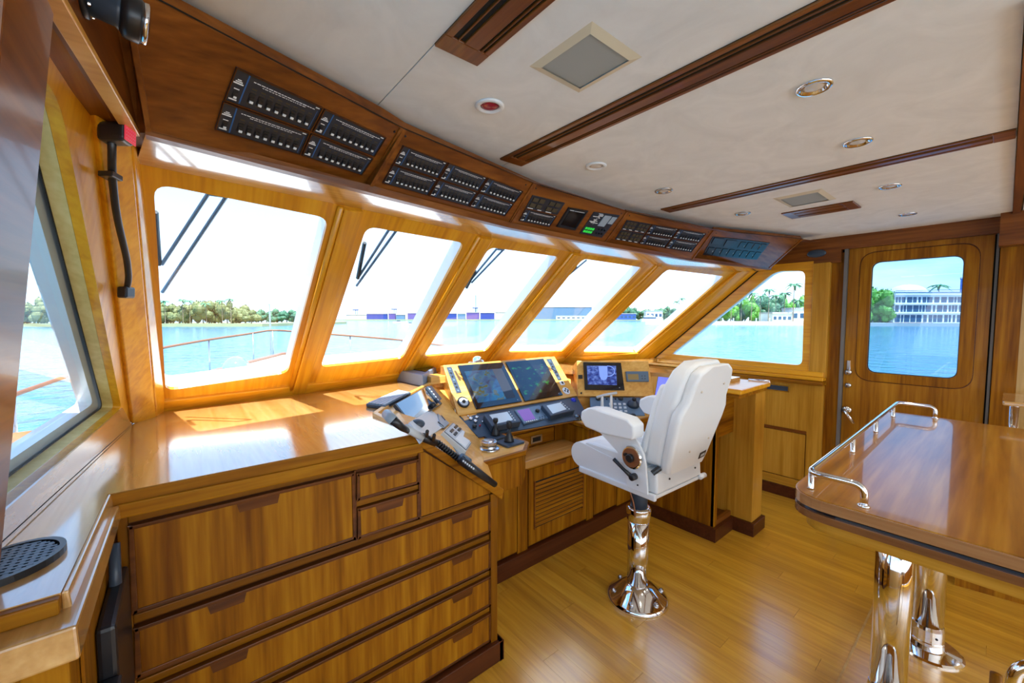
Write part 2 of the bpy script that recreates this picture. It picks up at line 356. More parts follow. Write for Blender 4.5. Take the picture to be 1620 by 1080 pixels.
# downlights
DL = [(775, 167, 'white_paint', 'red_lens', 'white ringed ceiling downlight with a dark red lens'),
      (943, 262, 'white_paint', 'lamp_glass', 'white ringed downlight just right of the long middle batten'),
      (1050, 301, 'steel', 'lamp_glass', 'small downlight near the forward end of the third batten, left of it'),
      (1175, 337, 'steel', 'lamp_glass', 'tiny farthest downlight near the starboard end of the overhead switches'),
      (1288, 137, 'chrome', 'lamp_glass', 'largest chrome ringed downlight in the broad ceiling panel'),
      (1357, 224, 'chrome', 'lamp_glass', 'chrome ringed downlight just above the third batten'),
      (1408, 294, 'chrome', 'lamp_glass', 'dark ringed downlight nearer the third batten, above the door panel'),
      (1436, 338, 'chrome', 'lamp_glass', 'dark ringed downlight closest to the door header')]
for u, v_, ring, lens, lab in DL:
    p = P(u, v_, 'z', ZC); t = thing('ceiling_downlight', lab, 'downlight', p)
    MB().lathe([(.042, .0), (.042, -.004), (.038, -.007), (.030, -.006), (.027, .0)], p, seg=28).build('ring', ring, t, smooth=True)
    MB().lathe([(.028, -.001), (.018, -.004), (.001, -.005)], p, seg=20).build('lens', lens, t, smooth=True)
    if lens != 'red_lens': lamp('downlight_fill', 'SPOT', 5, p - V((0, 0, .02)), (0, 0, 0), None, (1, .86, .66), spot_size=radians(110), spot_blend=.8, shadow_soft_size=.02)  # spot added as interior fill; the fixtures themselves are unlit

# ---- overhead console above the windscreen
TPX = [(187, -33), (637, 203), (845, 290), (993, 335), (1130, 364), (1270, 378)]
BPX = [(230, 205), (581, 298), (805, 356), (956, 386), (1096, 410), (1218, 424)]
OT = [P(*q, 'z', 2.08) for q in TPX]; OB = [P(*q, 'z', 1.915) for q in BPX]
# crown moulding between ceiling and switch panels
cr = MB()
CT = [CE[0]] + CE[1:]
top = [P(*q, 'z', ZC) for q in [(120, -98), (300, 0), (600, 163), (640, 189), (850, 285), (1000, 333), (1130, 362), (1270, 376)]]
for a, b_ in zip(OT, OT[1:]): pass
def on_top(x):
    for a, b_ in zip(OT, OT[1:]):
        if x <= b_.x or b_ is OT[-1]: return a + (b_ - a) * ((x - a.x) / (b_.x - a.x))
for a, b_ in zip(top, top[1:]):
    A, B_ = on_top(a.x), on_top(b_.x); A.z = B_.z = 2.078
    a0 = a + V((0, -.006, -.012)); b0 = b_ + V((0, -.006, -.012))
    cr.hexa([A, B_, B_ + V((0, .08, 0)), A + V((0, .08, 0))], [a0, b0, b0 + V((0, .1, .02)), a0 + V((0, .1, .02))])
tc0 = trim(cr, 'mahogany_x', 'dark crown moulding between the ceiling and the overhead switches')
MB().tube([p + V((0, -.001, .001)) for p in OT], .0016, 6).build('shade_strip', 'dark_gap', tc0)  # dark tube stands in for the shade between crown and panels
# soffit and lip
HPX = [(212, 258), (558, 328), (768, 374), (912, 400), (1043, 420), (1172, 431)]
H = [P(*q, 'z', 1.9) for q in HPX]
so = MB()
for i in range(5):
    so.hexa([OB[i] + V((0, -.004, -.012)), OB[i + 1] + V((0, -.004, -.012)), H[i + 1] + V((0, .03, 0)), H[i] + V((0, .03, 0))],
            [OB[i] + V((0, .02, .015)), OB[i + 1] + V((0, .02, .015)), H[i + 1] + V((0, .03, .03)), H[i] + V((0, .03, .03))])
trim(so, 'soffit', 'glossy soffit board above the windscreen')
lp = MB()
for i in range(5):
    u = (OT[i] - OB[i]).normalized(); w = (OT[i + 1] - OB[i + 1]).normalized()
    lp.hexa([OB[i] + V((0, -.010, -.014)), OB[i + 1] + V((0, -.010, -.014)), OB[i + 1] + V((0, .02, -.014)), OB[i] + V((0, .02, -.014))],
            [OB[i] + u * .010 + V((0, -.010, 0)), OB[i + 1] + w * .010 + V((0, -.010, 0)), OB[i + 1] + w * .01 + V((0, .02, 0)), OB[i] + u * .01 + V((0, .02, 0))])
trim(lp, 'mahogany_x', 'dark lip along the bottom of the overhead switches')
bk = MB()
for i in range(5):
    bk.hexa([OB[i] + V((0, .11, .02)), OB[i + 1] + V((0, .11, .02)), H[i + 1] + V((0, .03, .04)), H[i] + V((0, .03, .04))],
            [OT[i] + V((0, .11, .03)), OT[i + 1] + V((0, .11, .03)), H[i + 1] + V((0, -.06, .18)), H[i] + V((0, -.06, .18))])
trim(bk, 'mahogany_x', 'carcass behind the overhead switches')

# ---- windscreen: five raked facets
DV = V((0, cos(RAKE), -sin(RAKE)))
WPX = [[(243, 290), (520, 345), (455, 590), (262, 618)], [(580, 358), (735, 384), (637, 567), (507, 581)], [(774, 391), (885, 406), (770, 555), (670, 564)],
       [(922, 409), (1017, 423), (890, 556), (803, 557)], [(1055, 426), (1147, 437), (1009, 558), (921, 557)]]
FAC = []
for i in range(5):
    pl = plane3(H[i], H[i + 1], H[i] + DV); FAC.append(pl); n = pl[0]
    o0, o1 = H[i], H[i + 1]; k = (1.9 - 1.09) / sin(RAKE)
    outer = [o0 + V((0, 0, 0)), o1, o1 + DV * k, o0 + DV * k]
    inner = rounded(PQ(WPX[i], pl), .045)
    w = MB().holed(outer, inner, n, 0, -.014).build('window_%d' % (i + 1), 'orange_rake', None); struct(w, 'varnished wooden windscreen frame, number %d of five from the port side' % (i + 1))
    MB().holed([p for p in outer], inner, n, -.0145, -.075).build('outer_frame', 'white_paint', w)
    MB().add([p - n * .072 for p in [o0, o1, o1 + DV * k, o0 + DV * k]], [(0, 1, 2, 3)]).build('pane', 'pane', w)
for i in range(1, 5):
    n = (FAC[i - 1][0] + FAC[i][0]).normalized(); s = n.cross(DV).normalized(); k = (1.9 - 1.09) / sin(RAKE); h = H[i]
    if s.x < 0: s = -s
    wd = .034
    TRIM[0] += 1
    t = struct(MB().hexa([h - s * wd - n * .03, h + s * wd - n * .03, h + s * wd + n * .022, h - s * wd + n * .022], [p + DV * k for p in [h - s * wd - n * .03, h + s * wd - n * .03, h + s * wd + n * .022, h - s * wd + n * .022]]).build('trim_%d' % TRIM[0], 'orange_rake', bevel=.004), 'raked wooden mullion post of the windscreen')
    hb = h - s * (wd + .010) + n * .006
    MB().tube([hb, hb + DV * k], .011, 8).build('bead', 'orange_rake', t, smooth=True)
# sill boards under the glass
S9 = [h + DV * ((1.9 - 1.135) / sin(RAKE)) for h in H]; S7 = [h + DV * ((1.9 - 1.06) / sin(RAKE)) for h in H]
sl = MB()
for i in range(5):
    n = FAC[i][0]
    a, b_, c, d = S9[i] + n * .012, S9[i + 1] + n * .012, S7[i + 1] + n * .03, S7[i] + n * .03
    sl.hexa([d, c, c - n * .06, d - n * .06], [a, b_, b_ - n * .06, a - n * .06])
trim(sl, 'orange_x', 'orange wooden sill board below the windscreen', bevel=.003)
# starboard end post of the windscreen
n = FAC[4][0]; h = H[5]; k = (1.9 - 1.0) / sin(RAKE); s = V((1, 0, 0))
a = [h + V((-.10, 0, 0)) + n * .012, h + V((.06, 0, 0)) + n * .012, h + V((.06, 0, 0)) - n * .08, h + V((-.10, 0, 0)) - n * .08]
b_ = [h + V((-.09, 0, 0)) + n * .012, Q((1210, 420), (V((-1, 0, 0)), V((3.9, 0, 0)))) , Q((1032, 570), (V((-1, 0, 0)), V((3.9, 0, 0)))), h + V((-.09, 0, 0)) + n * .012 + DV * k]; pn5 = plane3(b_[0], b_[1], b_[3])[0]
trim(MB().slab(b_, pn5, .0, -.07), 'orange_rake', 'broad raked wooden post at the starboard end of the windscreen', bevel=.004)
trim(MB().tube([b_[1] + V((-.012, 0, 0)), b_[2] + V((-.012, 0, 0))], .0045, 6), 'dark_gap', 'dark strip as seam shadow between the raked post and the starboard window frame')  # tube coloured dark to draw the shadow in the seam

# ---- port side: raked window wall leaning inwards
A_ = V((-.168, 2.233, 1.075)); B_ = V((-.271, 1.172, 1.141)); C_ = V((-.150, 1.211, 1.799))
PW = plane3(A_, B_, C_); pn = PW[0]
fr_in = [Q(q, PW) for q in [(95, 160), (192, 645), (0, 810), (66, 130)]]
# extend opening aft behind the post
back = (fr_in[2] - fr_in[1]).normalized()
o_in = [fr_in[0], fr_in[1], fr_in[2] + back * .10, fr_in[3] - V((0, .12, 0))]
yu = (fr_in[0] - fr_in[1]).normalized()
out = [fr_in[0] + yu * .10 + V((0, .16, 0)), A_ + V((0, -.02, .01)), B_ + back * .14 + V((0, 0, -.05)), fr_in[3] + V((0, -.2, .09))]
out = [Q((135, 122), PW), Q((206, 668), PW), Q((0, 846), PW) + back * .14, Q((78, 0), PW) + V((0, -.16, 0))]
inn = rounded(o_in, [.06, .04, .02, .04])
w = struct(MB().holed(out, inn, pn, 0, -.02).build('window_6', 'orange_z', None), 'wooden frame of the port side window beside the counter')
MB().holed(out, inn, pn, -.0205, -.048).build('outer_frame', 'jamb_wood', w)
def inset_poly(poly, d, n):
    c = sum(poly, V()) / len(poly); ls = []
    for a, b_ in zip(poly, poly[1:] + poly[:1]):
        e = (b_ - a).normalized(); m_ = n.cross(e)
        if m_.dot(c - a) < 0: m_ = -m_
        ls.append((a + m_ * d, e))
    r_ = []
    for k in range(len(ls)):
        (p, e), (q_, f) = ls[k - 1], ls[k]; w_ = n.cross(f); r_.append(p + e * ((q_ - p).dot(w_) / e.dot(w_)))
    return r_
gi = rounded(inset_poly(o_in, .002, pn), [.06, .04, .02, .04]); MB().holed(out, gi, pn, -.0485, -.0495).build('seal', 'black', w)
gi2 = rounded(inset_poly(o_in, .03, pn), [.06, .04, .02, .04]); MB().holed(out, gi2, pn, -.058, -.095).build('hull_reveal', 'white_paint', w)
MB().add([p - pn * .053 for p in out], [(0, 1, 2, 3)]).build('pane', 'pane', w)
# corner post between port window and windscreen
ta = Q((135, 122), PW); tb = Q((206, 668), PW); hc = H[0]; sc_ = H[0] + DV * ((1.9 - 1.06) / sin(RAKE))
ta = ta + (ta - tb).normalized() * .05; hc2 = H[0] - DV * .12
m1 = (ta * .5 + hc2 * .5) + V((.022, -.02, 0)); m2 = (tb * .5 + sc_ * .5) + V((.02, -.02, 0))
for a, b_, c, d, nm in ((ta, m1, m2, tb, 'corner post strip facing the port window'), (m1, hc2, sc_, m2, 'corner post strip facing the windscreen')):
    n = plane3(a, b_, d)[0]; trim(MB().slab([a, b_, c, d], n, .012, -.04), 'orange_z', nm, bevel=.004)
# aft post of that window
trim(bx(-.31, -.172, 2.20, 2.38, 1.03, 1.11), 'honey_z', 'wooden block added to stop a light leak at the counter corner behind the port post')  # added block, keeps daylight from leaking through the corner
pa, pb = Q((78, 0), off(PW, .035)), Q((1, 805), off(PW, .035)); dv = (pb - pa).normalized(); pa = pa - dv * .15; pb = pb + dv * .1
f = V((.0, -1, 0)); f = (f - dv * f.dot(dv)).normalized()
for d0, d1, dn, mm in ((0, .045, 0, 'mahogany_y'), (.045, .22, .015, 'mahogany_y')):
    q = [pa + f * d0, pa + f * d1, pb + f * d1, pb + f * d0]; trim(MB().slab(q, pn, dn, -.13), 'mahogany_y', 'dark varnished post at the aft side of the port window', bevel=.003)
# port sill board and wall below
sb = [Q((192, 645), PW), Q((0, 810), PW) + back * .14]; 
trim(MB().hexa([Q((207, 669), PW) + pn * .008 + V((0, 0, -.02)), Q((0, 847), PW) + back * .14 + pn * .008 + V((0, 0, -.02)), Q((0, 847), PW) + back * .14 - pn * .05 + V((0, 0, -.02)), Q((207, 669), PW) - pn * .05 + V((0, 0, -.02))],
               [sb[0] + pn * .004, sb[1] + pn * .004, sb[1] - pn * .05, sb[0] - pn * .05]), 'counter', 'honey wooden ledge below the port window')
trim(MB().tube([Q((206, 669), PW) + pn * .009 + V((0, 0, .002)), Q((0, 847), PW) + back * .14 + pn * .009 + V((0, 0, .002))], .0016, 6), 'dark_gap', 'thin dark seam where the counter meets the port side')
struct(bx(-.62, -.35, .86, 2.4, 0, 1.06).build('wall_port', 'honey_z'), 'port side lining below the window')
# port overhead box: fascia, soffit
L0, L1 = P(101, 0, 'z', 1.915), P(219, 210, 'z', 1.915); ld = (L1 - L0).normalized(); L0 = L0 - ld * .9
T1_ = P(170, -33, 'z', 2.08); up_ = T1_ - L1
trim(MB().hexa([L0, L1, L1 + V((-.03, .03, 0)), L0 + V((-.03, 0, 0))], [L0 + up_, L1 + up_, L1 + up_ + V((-.03, .03, 0)), L0 + up_ + V((-.03, 0, 0))]), 'mahogany_y', 'dark overhead fascia along the port side')
trim(MB().hexa([L0 + V((.003, 0, -.008)), L1 + V((.003, 0, -.008)), L1 + V((-.022, .02, -.008)), L0 + V((-.022, 0, -.008))], [L0 + V((.003, 0, .004)), L1 + V((.003, 0, .004)), L1 + V((-.022, .02, .004)), L0 + V((-.022, 0, .004))]), 'console_light', 'pale edging along the lower edge of the port fascia', bevel=.002)
W0 = Q((78, 0), PW) + V((0, -.6, 0)); W1 = Q((135, 122), PW) + V((0, .3, 0)); W0.z = W1.z = 1.925
trim(MB().hexa([L0 + V((-.01, 0, 0)), L1 + V((-.01, .0, 0)), H[0] + V((0.02, .06, .02)), W1 + V((-.06, 0, 0)), ][:4], [L0 + V((-.01, 0, .02)), L1 + V((-.01, 0, .02)), H[0] + V((.02, .06, .05)), W1 + V((-.06, 0, .03))]), 'honey_y', 'wooden soffit above the port window')
trim(MB().hexa([L0 + V((-.01, 0, 0)), W1 + V((-.06, 0, 0)), W0 + V((-.15, 0, 0)), W0 + V((-.15, -.3, 0))], [L0 + V((-.01, 0, .02)), W1 + V((-.06, 0, .02)), W0 + V((-.15, 0, .02)), W0 + V((-.15, -.3, .02))]), 'honey_y', 'wooden soffit aft part above the port window')
# corner piece between port fascia and first switch panel
a = L1 + up_; trim(MB().add([L1, OB[0] + V((.012, .012, 0)), OT[0] + V((.012, .012, 0)), a, L1 + V((-.05, .12, 0)), OB[0] + V((.012, .12, 0)), OT[0] + V((.012, .12, .02)), a + V((-.05, .12, 0))], [(0, 1, 2, 3), (0, 4, 5, 1), (1, 5, 6, 2), (2, 6, 7, 3), (3, 7, 4, 0), (4, 7, 6, 5)]), 'mahogany_y', 'dark corner piece of the overhead')

# ---- starboard wall, X = 3.9
XW = 3.9
WX = (V((-1, 0, 0)), V((XW, 0, 0))); wn3 = V((-1, 0, 0))
def yz(y0, y1, z0, z1, x=XW): return [V((x, y0, z0)), V((x, y1, z0)), V((x, y1, z1)), V((x, y0, z1))]
ws = struct(bx(XW + .045, XW + .10, .84, 3.3, -.02, 1.03).build('wall_starboard', 'maple_z', origin=(XW, 0, 0)), 'honey wooden starboard wall under the side window')
bx(XW, XW + .045, .885, 3.2, .58, 1.0).build('upper_panel', 'maple_z', ws)
bx(XW, XW + .045, .885, .985, .12, .58).build('stile', 'maple_z', ws); bx(XW, XW + .045, 1.42, 3.2, .12, .58).build('stile', 'maple_z', ws)
bx(XW, XW + .045, .985, 1.42, .555, .582).build('rail', 'mahogany_y', ws); bx(XW, XW + .045, .985, 1.42, .09, .16).build('rail', 'maple_y', ws)
dd = bx(XW + .006, XW + .045, .992, 1.414, .166, .550).build('locker_door', 'maple_z', ws, bevel=.003)
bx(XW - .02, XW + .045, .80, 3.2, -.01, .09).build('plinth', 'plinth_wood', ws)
# flush chrome pull / vent
t = thing('flush_vent', 'chrome framed dark flush vent in the starboard wall', 'vent', (XW, 1.21, .88)); y0, y1, z0, z1 = 1.115, 1.295, .885, .940
MB().holed(yz(y0, y1, z0, z1), yz(y0 + .008, y1 - .008, z0 + .008, z1 - .008), wn3, .012, 0).build('frame', 'chrome', t); bx(XW - .003, XW, y0 + .006, y1 - .006, z0 + .006, z1 - .006).build('insert', 'slate', t)
# ledges below the side window
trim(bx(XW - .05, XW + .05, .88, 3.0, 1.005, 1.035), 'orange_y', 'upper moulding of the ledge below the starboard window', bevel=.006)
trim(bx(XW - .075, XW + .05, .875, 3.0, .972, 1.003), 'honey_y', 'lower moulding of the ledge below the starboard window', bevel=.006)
trim(bx(XW - .03, XW + .05, .885, 3.0, 1.036, 1.075), 'orange_y', 'sill strip under the starboard window frame', bevel=.004)
pl6 = WX
W6 = [(1227, 429), (1274, 428), (1269, 578), (1062, 560)]
o6 = PQ([(1205, 421), (1287, 420), (1282, 592), (1028, 572)], pl6); o6[2].z = o6[3].z = 1.07; o6[0].z = o6[1].z = 1.95
i6 = rounded(PQ(W6, pl6), [.06, .05, .05, .02])
w = struct(MB().holed(o6, i6, wn3, .004, -.03).build('window_7', 'orange_y', None), 'wooden frame of the starboard side window')
MB().holed(o6, i6, wn3, -.0305, -.07).build('outer_frame', 'white_paint', w)
MB().add([p + V((.066, 0, 0)) for p in o6], [(0, 1, 2, 3)]).build('pane', 'pane', w)
# upright between side window and door
y = lambda u, v_: Q((u, v_), WX).y
trim(bx(XW - .015, XW + .06, y(1311, 500), y(1284, 500), 1.03, 1.93), 'maple_z', 'upright board between the starboard window and the door', bevel=.004)
ya, yb = y(1311, 500), y(1329, 500)
trim(bx(XW + .03, XW + .10, yb - .02, ya + .06, 0, 2.0), 'honey_z', 'recessed jamb beside the door', bevel=.003)
trim(bx(XW + .01, XW + .06, y(1336, 500), y(1331, 500), 0, 2.022), 'strip_grey', 'grey metal strip along the latch side of the door')
trim(bx(XW + .09, XW + .10, .77, .95, 0, 2.12), 'dark_gap', 'dark gap behind the door edge')
# header
hd = [Q((1212, 428), WX), Q((1330, 416), WX), Q((1332, 393), WX), Q((1585, 372), WX), Q((1600, 340), WX), Q((1330, 368), WX), Q((1262, 376), WX)]
hd[4].z = hd[5].z = hd[6].z = ZC; hd[0].z = hd[1].z = 1.925; hd[2].z = hd[3].z = 2.02; hd[0].y = 1.45; hd[6].y = 1.3; hd[2].y = hd[1].y
trim(MB().prism(hd, (.05, 0, 0)), 'mahogany_y', 'dark header beam above the starboard door and window')
c = Q((1292, 401), WX); t = thing('oval_speaker', 'small dark oval grille in the header beside the door', 'speaker', c)
MB().lathe([(.062, 0), (.062, .008), (.052, .012), (.001, .012)], c, (-1, 0, 0), 28).build('grille', 'slate', t, smooth=True); o = t.children[0]; o.scale = (1, 1, .5)
# door leaf
DP = (wn3, V((XW + .045, 0, 0)))
y0, y1 = Q((1573, 400), DP).y, Q((1339, 500), DP).y
dout = yz(y0, y1, .02, 2.02, XW + .045)
dq = PQ([(1380, 411), (1527, 407), (1513, 599), (1371, 589)], DP)
zt, zb = (dq[0].z + dq[1].z) / 2, (dq[2].z + dq[3].z) / 2; yl, yr = (dq[0].y + dq[3].y) / 2, (dq[1].y + dq[2].y) / 2
din = rounded(yz(yr, yl, zb, zt, XW + .045), .055, 7)
rq = PQ([(1362, 394), (1551, 391), (1538, 612), (1353, 604)], DP)
rout = rounded(yz((rq[1].y + rq[2].y) / 2, (rq[0].y + rq[3].y) / 2, (rq[2].z + rq[3].z) / 2, (rq[0].z + rq[1].z) / 2, XW + .045), .10, 7)
d = struct(MB().holed(dout, rout, wn3, 0, -.04).build('door_1', 'door_wood', None), 'varnished wooden sliding door with a round cornered window')
MB().holed(rout, din, wn3, .006, -.04).build('window_surround', 'honey_z', d, bevel=.003)
rc_ = sum(rout, V()) / len(rout); MB().holed([rc_ + (p - rc_) * 1.012 for p in rout], [rc_ + (p - rc_) * .999 for p in rout], wn3, .0015, -.001).build('surround_seam', 'edge_wood', d)
k = rounded(yz(yr - .004, yl + .004, zb - .004, zt + .004, XW + .045), .057, 7); k2 = rounded(yz(yr + .004, yl - .004, zb + .004, zt - .004, XW + .045), .053, 7)
MB().holed(k, k2, wn3, -.012, -.02).build('gasket', 'black', d)
MB().add([p + V((.02, 0, 0)) for p in k], [tuple(range(len(k)))]).build('pane', 'pane_tinted', d)
def dpt(u, v_): return Q((u, v_), DP)
def disc(c, r, h, m, nm, par, seg=20): MB().lathe([(r, 0), (r, h * .6), (r * .85, h), (.001, h)], c, (-1, 0, 0), seg).build(nm, m, par, smooth=True)
p = dpt(1343, 578); hk = bx(p.x - .012, p.x, p.y - .012, p.y + .012, p.z - .035, p.z + .04).build('latch', 'chrome', d, bevel=.004); disc(p - V((0, 0, .05)), .022, .02, 'steel', 'latch_knob', d)
disc(dpt(1342, 609), .020, .014, 'steel', 'lock', d)
p = dpt(1340, 648); disc(p, .030, .018, 'chrome', 'handle_rose', d)
MB().tube([p - V((.03, 0, 0)), p - V((.06, 0, 0)), p + V((-.062, -.02, -.03)), p + V((-.062, -.055, -.085))], .010, 10).build('door_handle', 'chrome', d, smooth=True)
# aft side of the door
trim(bx(XW + .06, XW + .08, y0 - .05, y0 + .012, 0, 2.1), 'dark_gap', 'dark backing behind the hinge side strip')
trim(bx(XW + .02, XW + .05, y0 - .020, y0 - .008, .0, 2.02), 'strip_grey', 'grey metal strip along the hinge side of the door')
trim(bx(XW - .0, XW + .06, -.06, y0 - .024, 0, 2.02), 'honey_z', 'wooden jamb aft of the door', bevel=.004)
struct(bx(XW - .001, XW + .06, -3.3, -.058, 0, ZC).build('wall_starboard_aft', 'pale_wood'), 'plain wooden wall panel aft of the door')
trim(bx(XW - .12, XW + .02, -1.2, Q((1581, 380), WX).y, 1.93, ZC), 'mahogany_y', 'dark boxed beam above the wall aft of the door')
# ================================================================== overhead switch panels
TOG = {}
def toggle_proto():
    m = MB(); m.box(-.0055, .0055, -.010, .010, 0, .0015, 0); m.box(-.0042, .0042, -.0085, .003, .0015, .004, 0); m.box(-.0032, .0036, -.0095, -.0045, .0015, .006, 1)
    return m
def frame_of(pl, across):
    n = pl[0]; x = (across - n * across.dot(n)).normalized(); y = n.cross(x); return x, y, n
def on_plane_quad(px, pl): return PQ(px, pl)
LAB = ['wide mahogany overhead panel nearest the camera with four black switch plates', 'second mahogany overhead panel from the left with six black switch plates',
       'middle mahogany overhead panel with a small dark screen and green lit buttons', 'fourth mahogany overhead panel with a long black switch block', 'rightmost mahogany overhead panel with a black gauge block']
OPL = []
PANS = []
for i in range(5):
    q = [OT[i], OT[i + 1], OB[i + 1], OB[i]]; pl = plane3(q[0], q[1], (q[2] + q[3]) / 2); n = pl[0]
    q = PQ([TPX[i], TPX[i + 1], BPX[i + 1], BPX[i]], pl); ins = [bil(q, a, b_) for a, b_ in ((.004, .0), (.996, .0), (.996, 1), (.004, 1))]
    t = thing('overhead_panel', LAB[i], 'switch panel', (q[2] + q[3]) / 2, 'mahogany switch panels above the windscreen'); PANS.append(t); OPL.append(pl)
    MB().slab(ins, n, 0, -.03).build('fascia', 'mahogany_x', t, bevel=.002)
    for a, b_ in ((.0, .018), (.982, 1.0)): MB().slab([bil(q, a, 0), bil(q, b_, 0), bil(q, b_, 1), bil(q, a, 1)], n, .005, 0).build('side_moulding', 'mahogany_y', t, bevel=.001)
    for a, b_ in ((.045, .09), (.955, .09)):
        c = Q(pquad(TPX[i], TPX[i + 1], BPX[i + 1], BPX[i], a, b_), pl) if i else bil(q, .97, .09); MB().lathe([(.004, 0), (.003, .002), (.0005, .002)], c, n, 8).build('screw', 'black', t)
def plate(i, px, kind='breaker', name='switch_plate'):
    t = PANS[i]; pl = OPL[i]; n = pl[0]; q = PQ(px, off(pl, .003)); ac = (q[1] - q[0]).normalized(); x, y, n = frame_of(pl, ac)
    po = MB().slab(q, n, 0, -.003).build(name, 'panel_black', t)
    w = ((q[1] - q[0]).length + (q[2] - q[3]).length) / 2; h = ((q[3] - q[0]).length + (q[2] - q[1]).length) / 2
    def sub(u0, v0, u1, v1, dz=.0006): return [bil(q, u0, v0) + n * dz, bil(q, u1, v0) + n * dz, bil(q, u1, v1) + n * dz, bil(q, u0, v1) + n * dz]
    og = ORG0[po.name]
    def tog(u, v_, s):
        p = bil(q, u, v_) + n * .0002 - og; mtx = basis(x * s, y * s, n * s, p)
        if 'o' not in TOG:
            o = toggle_proto().build('toggle_switch', ['black', 'white_print'], po); TOG['o'] = o; o.location = (0, 0, 0)
            me = o.data
            for vv in me.vertices: vv.co = vv.co + og
            o.matrix_local = mtx
        else: link_copy(TOG['o'], po, mtx)
    def pm(rects, m, nm='marking'):
        g = MB()
        for r_ in rects: g.add(sub(*r_), [(0, 1, 2, 3)])
        if rects: g.build(nm, m, po)
    if kind == 'breaker':
        ux = .16; s = min(w * .095 / .011 * .62, h * .36 / .02)
        for k in range(8): tog(ux + .075 + k * .094, .66, s)
        tog(.075, .72, s * .8)
        g = []; k = .20
        random.seed(int(px[0][0]))
        while k < .9:
            l = random.uniform(.015, .05); g.append((k, .17, min(k + l, .92), .195)); k += l + .008
        k = .30
        while k < .8:
            l = random.uniform(.012, .04); g.append((k, .235, k + l, .255)); k += l + .01
        g += [(.05, .28, .09, .31), (.035, .33, .105, .36), (.02, .38, .12, .42), (.045, .55, .10, .58), (.03, .87, .11, .91), (.92, .08, .97, .12)]
        pm(g, 'white_print')
        pm([(.135, .06, .15, .95)], 'blue_print', 'blue_stripe'); pm([(.955, .2, .962, .95)], 'blue_print', 'blue_stripe')
        pm([(ux + .05 + k * .094, .36, ux + .10 + k * .094, .41) for k in range(8)], 'label_brown', 'label_tag')
        m = MB()
        for k in range(8):
            c = ux + .075 + k * .094; hw = .028
            for r_ in ((c - hw, .46, c - hw + .005, .86), (c + hw - .005, .46, c + hw, .86), (c - hw, .46, c + hw, .48), (c - hw, .84, c + hw, .86)): m.add(sub(*r_), [(0, 1, 2, 3)])
        m.build('switch_bezel', 'label_brown', po)
        e = MB().slab(sub(0, 0, 1, .025), n, .003, 0).slab(sub(0, .975, 1, 1), n, .003, 0).slab(sub(0, 0, .008, 1), n, .003, 0).slab(sub(.992, 0, 1, 1), n, .003, 0); e.build('plate_rim', 'edge_wood', po)
    return po, sub, pm, tog, q, n
A4 = [[(374, 106), (511, 170), (491, 207.5), (354.3, 158)], [(353, 160), (489.5, 210), (474, 244.5), (340, 205)], [(513.5, 172), (611, 217), (592, 248), (494, 208.5)], [(492.5, 211), (590.5, 250), (572, 277), (477, 245.5)]]
for k in A4: plate(0, k)
bq = [(638, 230), (827.5, 302), (798, 342), (605, 289.5)]
for r0, r1 in ((0, .49), (.51, 1)):
    for c0, c1 in ((0, .37), (.38, .70), (.71, 1)): plate(1, [pquad(*bq, c0, r0), pquad(*bq, c1, r0), pquad(*bq, c1, r1), pquad(*bq, c0, r1)])
# middle panel: relay plate, small display, lit plate
cq = [(842.7, 308.5), (894, 321), (869, 359), (821, 349)]
po, sub, pm, tog, q, n = plate(2, [pquad(*cq, 0, 0), pquad(*cq, 1, 0), pquad(*cq, 1, .5), pquad(*cq, 0, .5)], 'grid', 'alarm_plate')
for a in (.06, .56):
    for k in range(4):
        u, v_ = a + .19 * (k % 2), .14 + .42 * (k // 2); MB().slab(sub(u, v_, u + .15, v_ + .28, 0), n, .004, 0).build('push_button', 'label_brown', po)
pm([(.04, .93, .2, .98), (.34, .93, .46, .98), (.6, .93, .78, .98), (.85, .2, .9, .3)], 'white_print')
plate(2, [pquad(*cq, 0, .53), pquad(*cq, 1, .53), pquad(*cq, 1, 1), pquad(*cq, 0, 1)])
po, sub, pm, tog, q, n = plate(2, [(899.5, 327.7), (930, 333), (909, 364), (880, 358)], 'display', 'small_display')
MB().slab(sub(.16, .16, .9, .88, 0), n, .002, 0).build('screen', 'black_gloss', po)
MB().slab(sub(0, 0, 1, .09, 0), n, .006, 0).slab(sub(0, .91, 1, 1, 0), n, .006, 0).slab(sub(0, 0, .1, 1, 0), n, .006, 0).slab(sub(.93, 0, 1, 1, 0), n, .006, 0).build('bezel', 'black', po)
pm([(.12, .1, .36, .14), (.4, .12, .92, .14)] + [(.2 + .16 * k, .93, .26 + .16 * k, .96) for k in range(5)], 'white_print')
po, sub, pm, tog, q, n = plate(2, [(940, 335), (981, 340.6), (952, 376), (917, 369)], 'lit', 'lit_button_plate')
for r_ in range(2):
    for k in range(4): MB().slab(sub(.07 + .095 * k, .68 + .14 * r_, .14 + .095 * k, .77 + .14 * r_, 0), n, .003, 0).build('green_button', 'green_lamp', po)
random.seed(5)
pm([(.05 + random.random() * .25, .04 + .045 * k, .22 + random.random() * .2, .065 + .045 * k) for k in range(12)], 'white_print')
for k in range(6):
    c = bil(q, .62 + .12 * (k % 3), .68 + .17 * (k // 3)); MB().lathe([(.006, 0), (.005, .008), (.0005, .008)], c, n, 10).build('push_knob', 'black', po)
MB().slab(sub(.45, .08, .72, .55, 0), n, .003, 0).slab(sub(.76, .1, .95, .4, 0), n, .003, 0).build('gauge_block', 'grey_plastic', po)
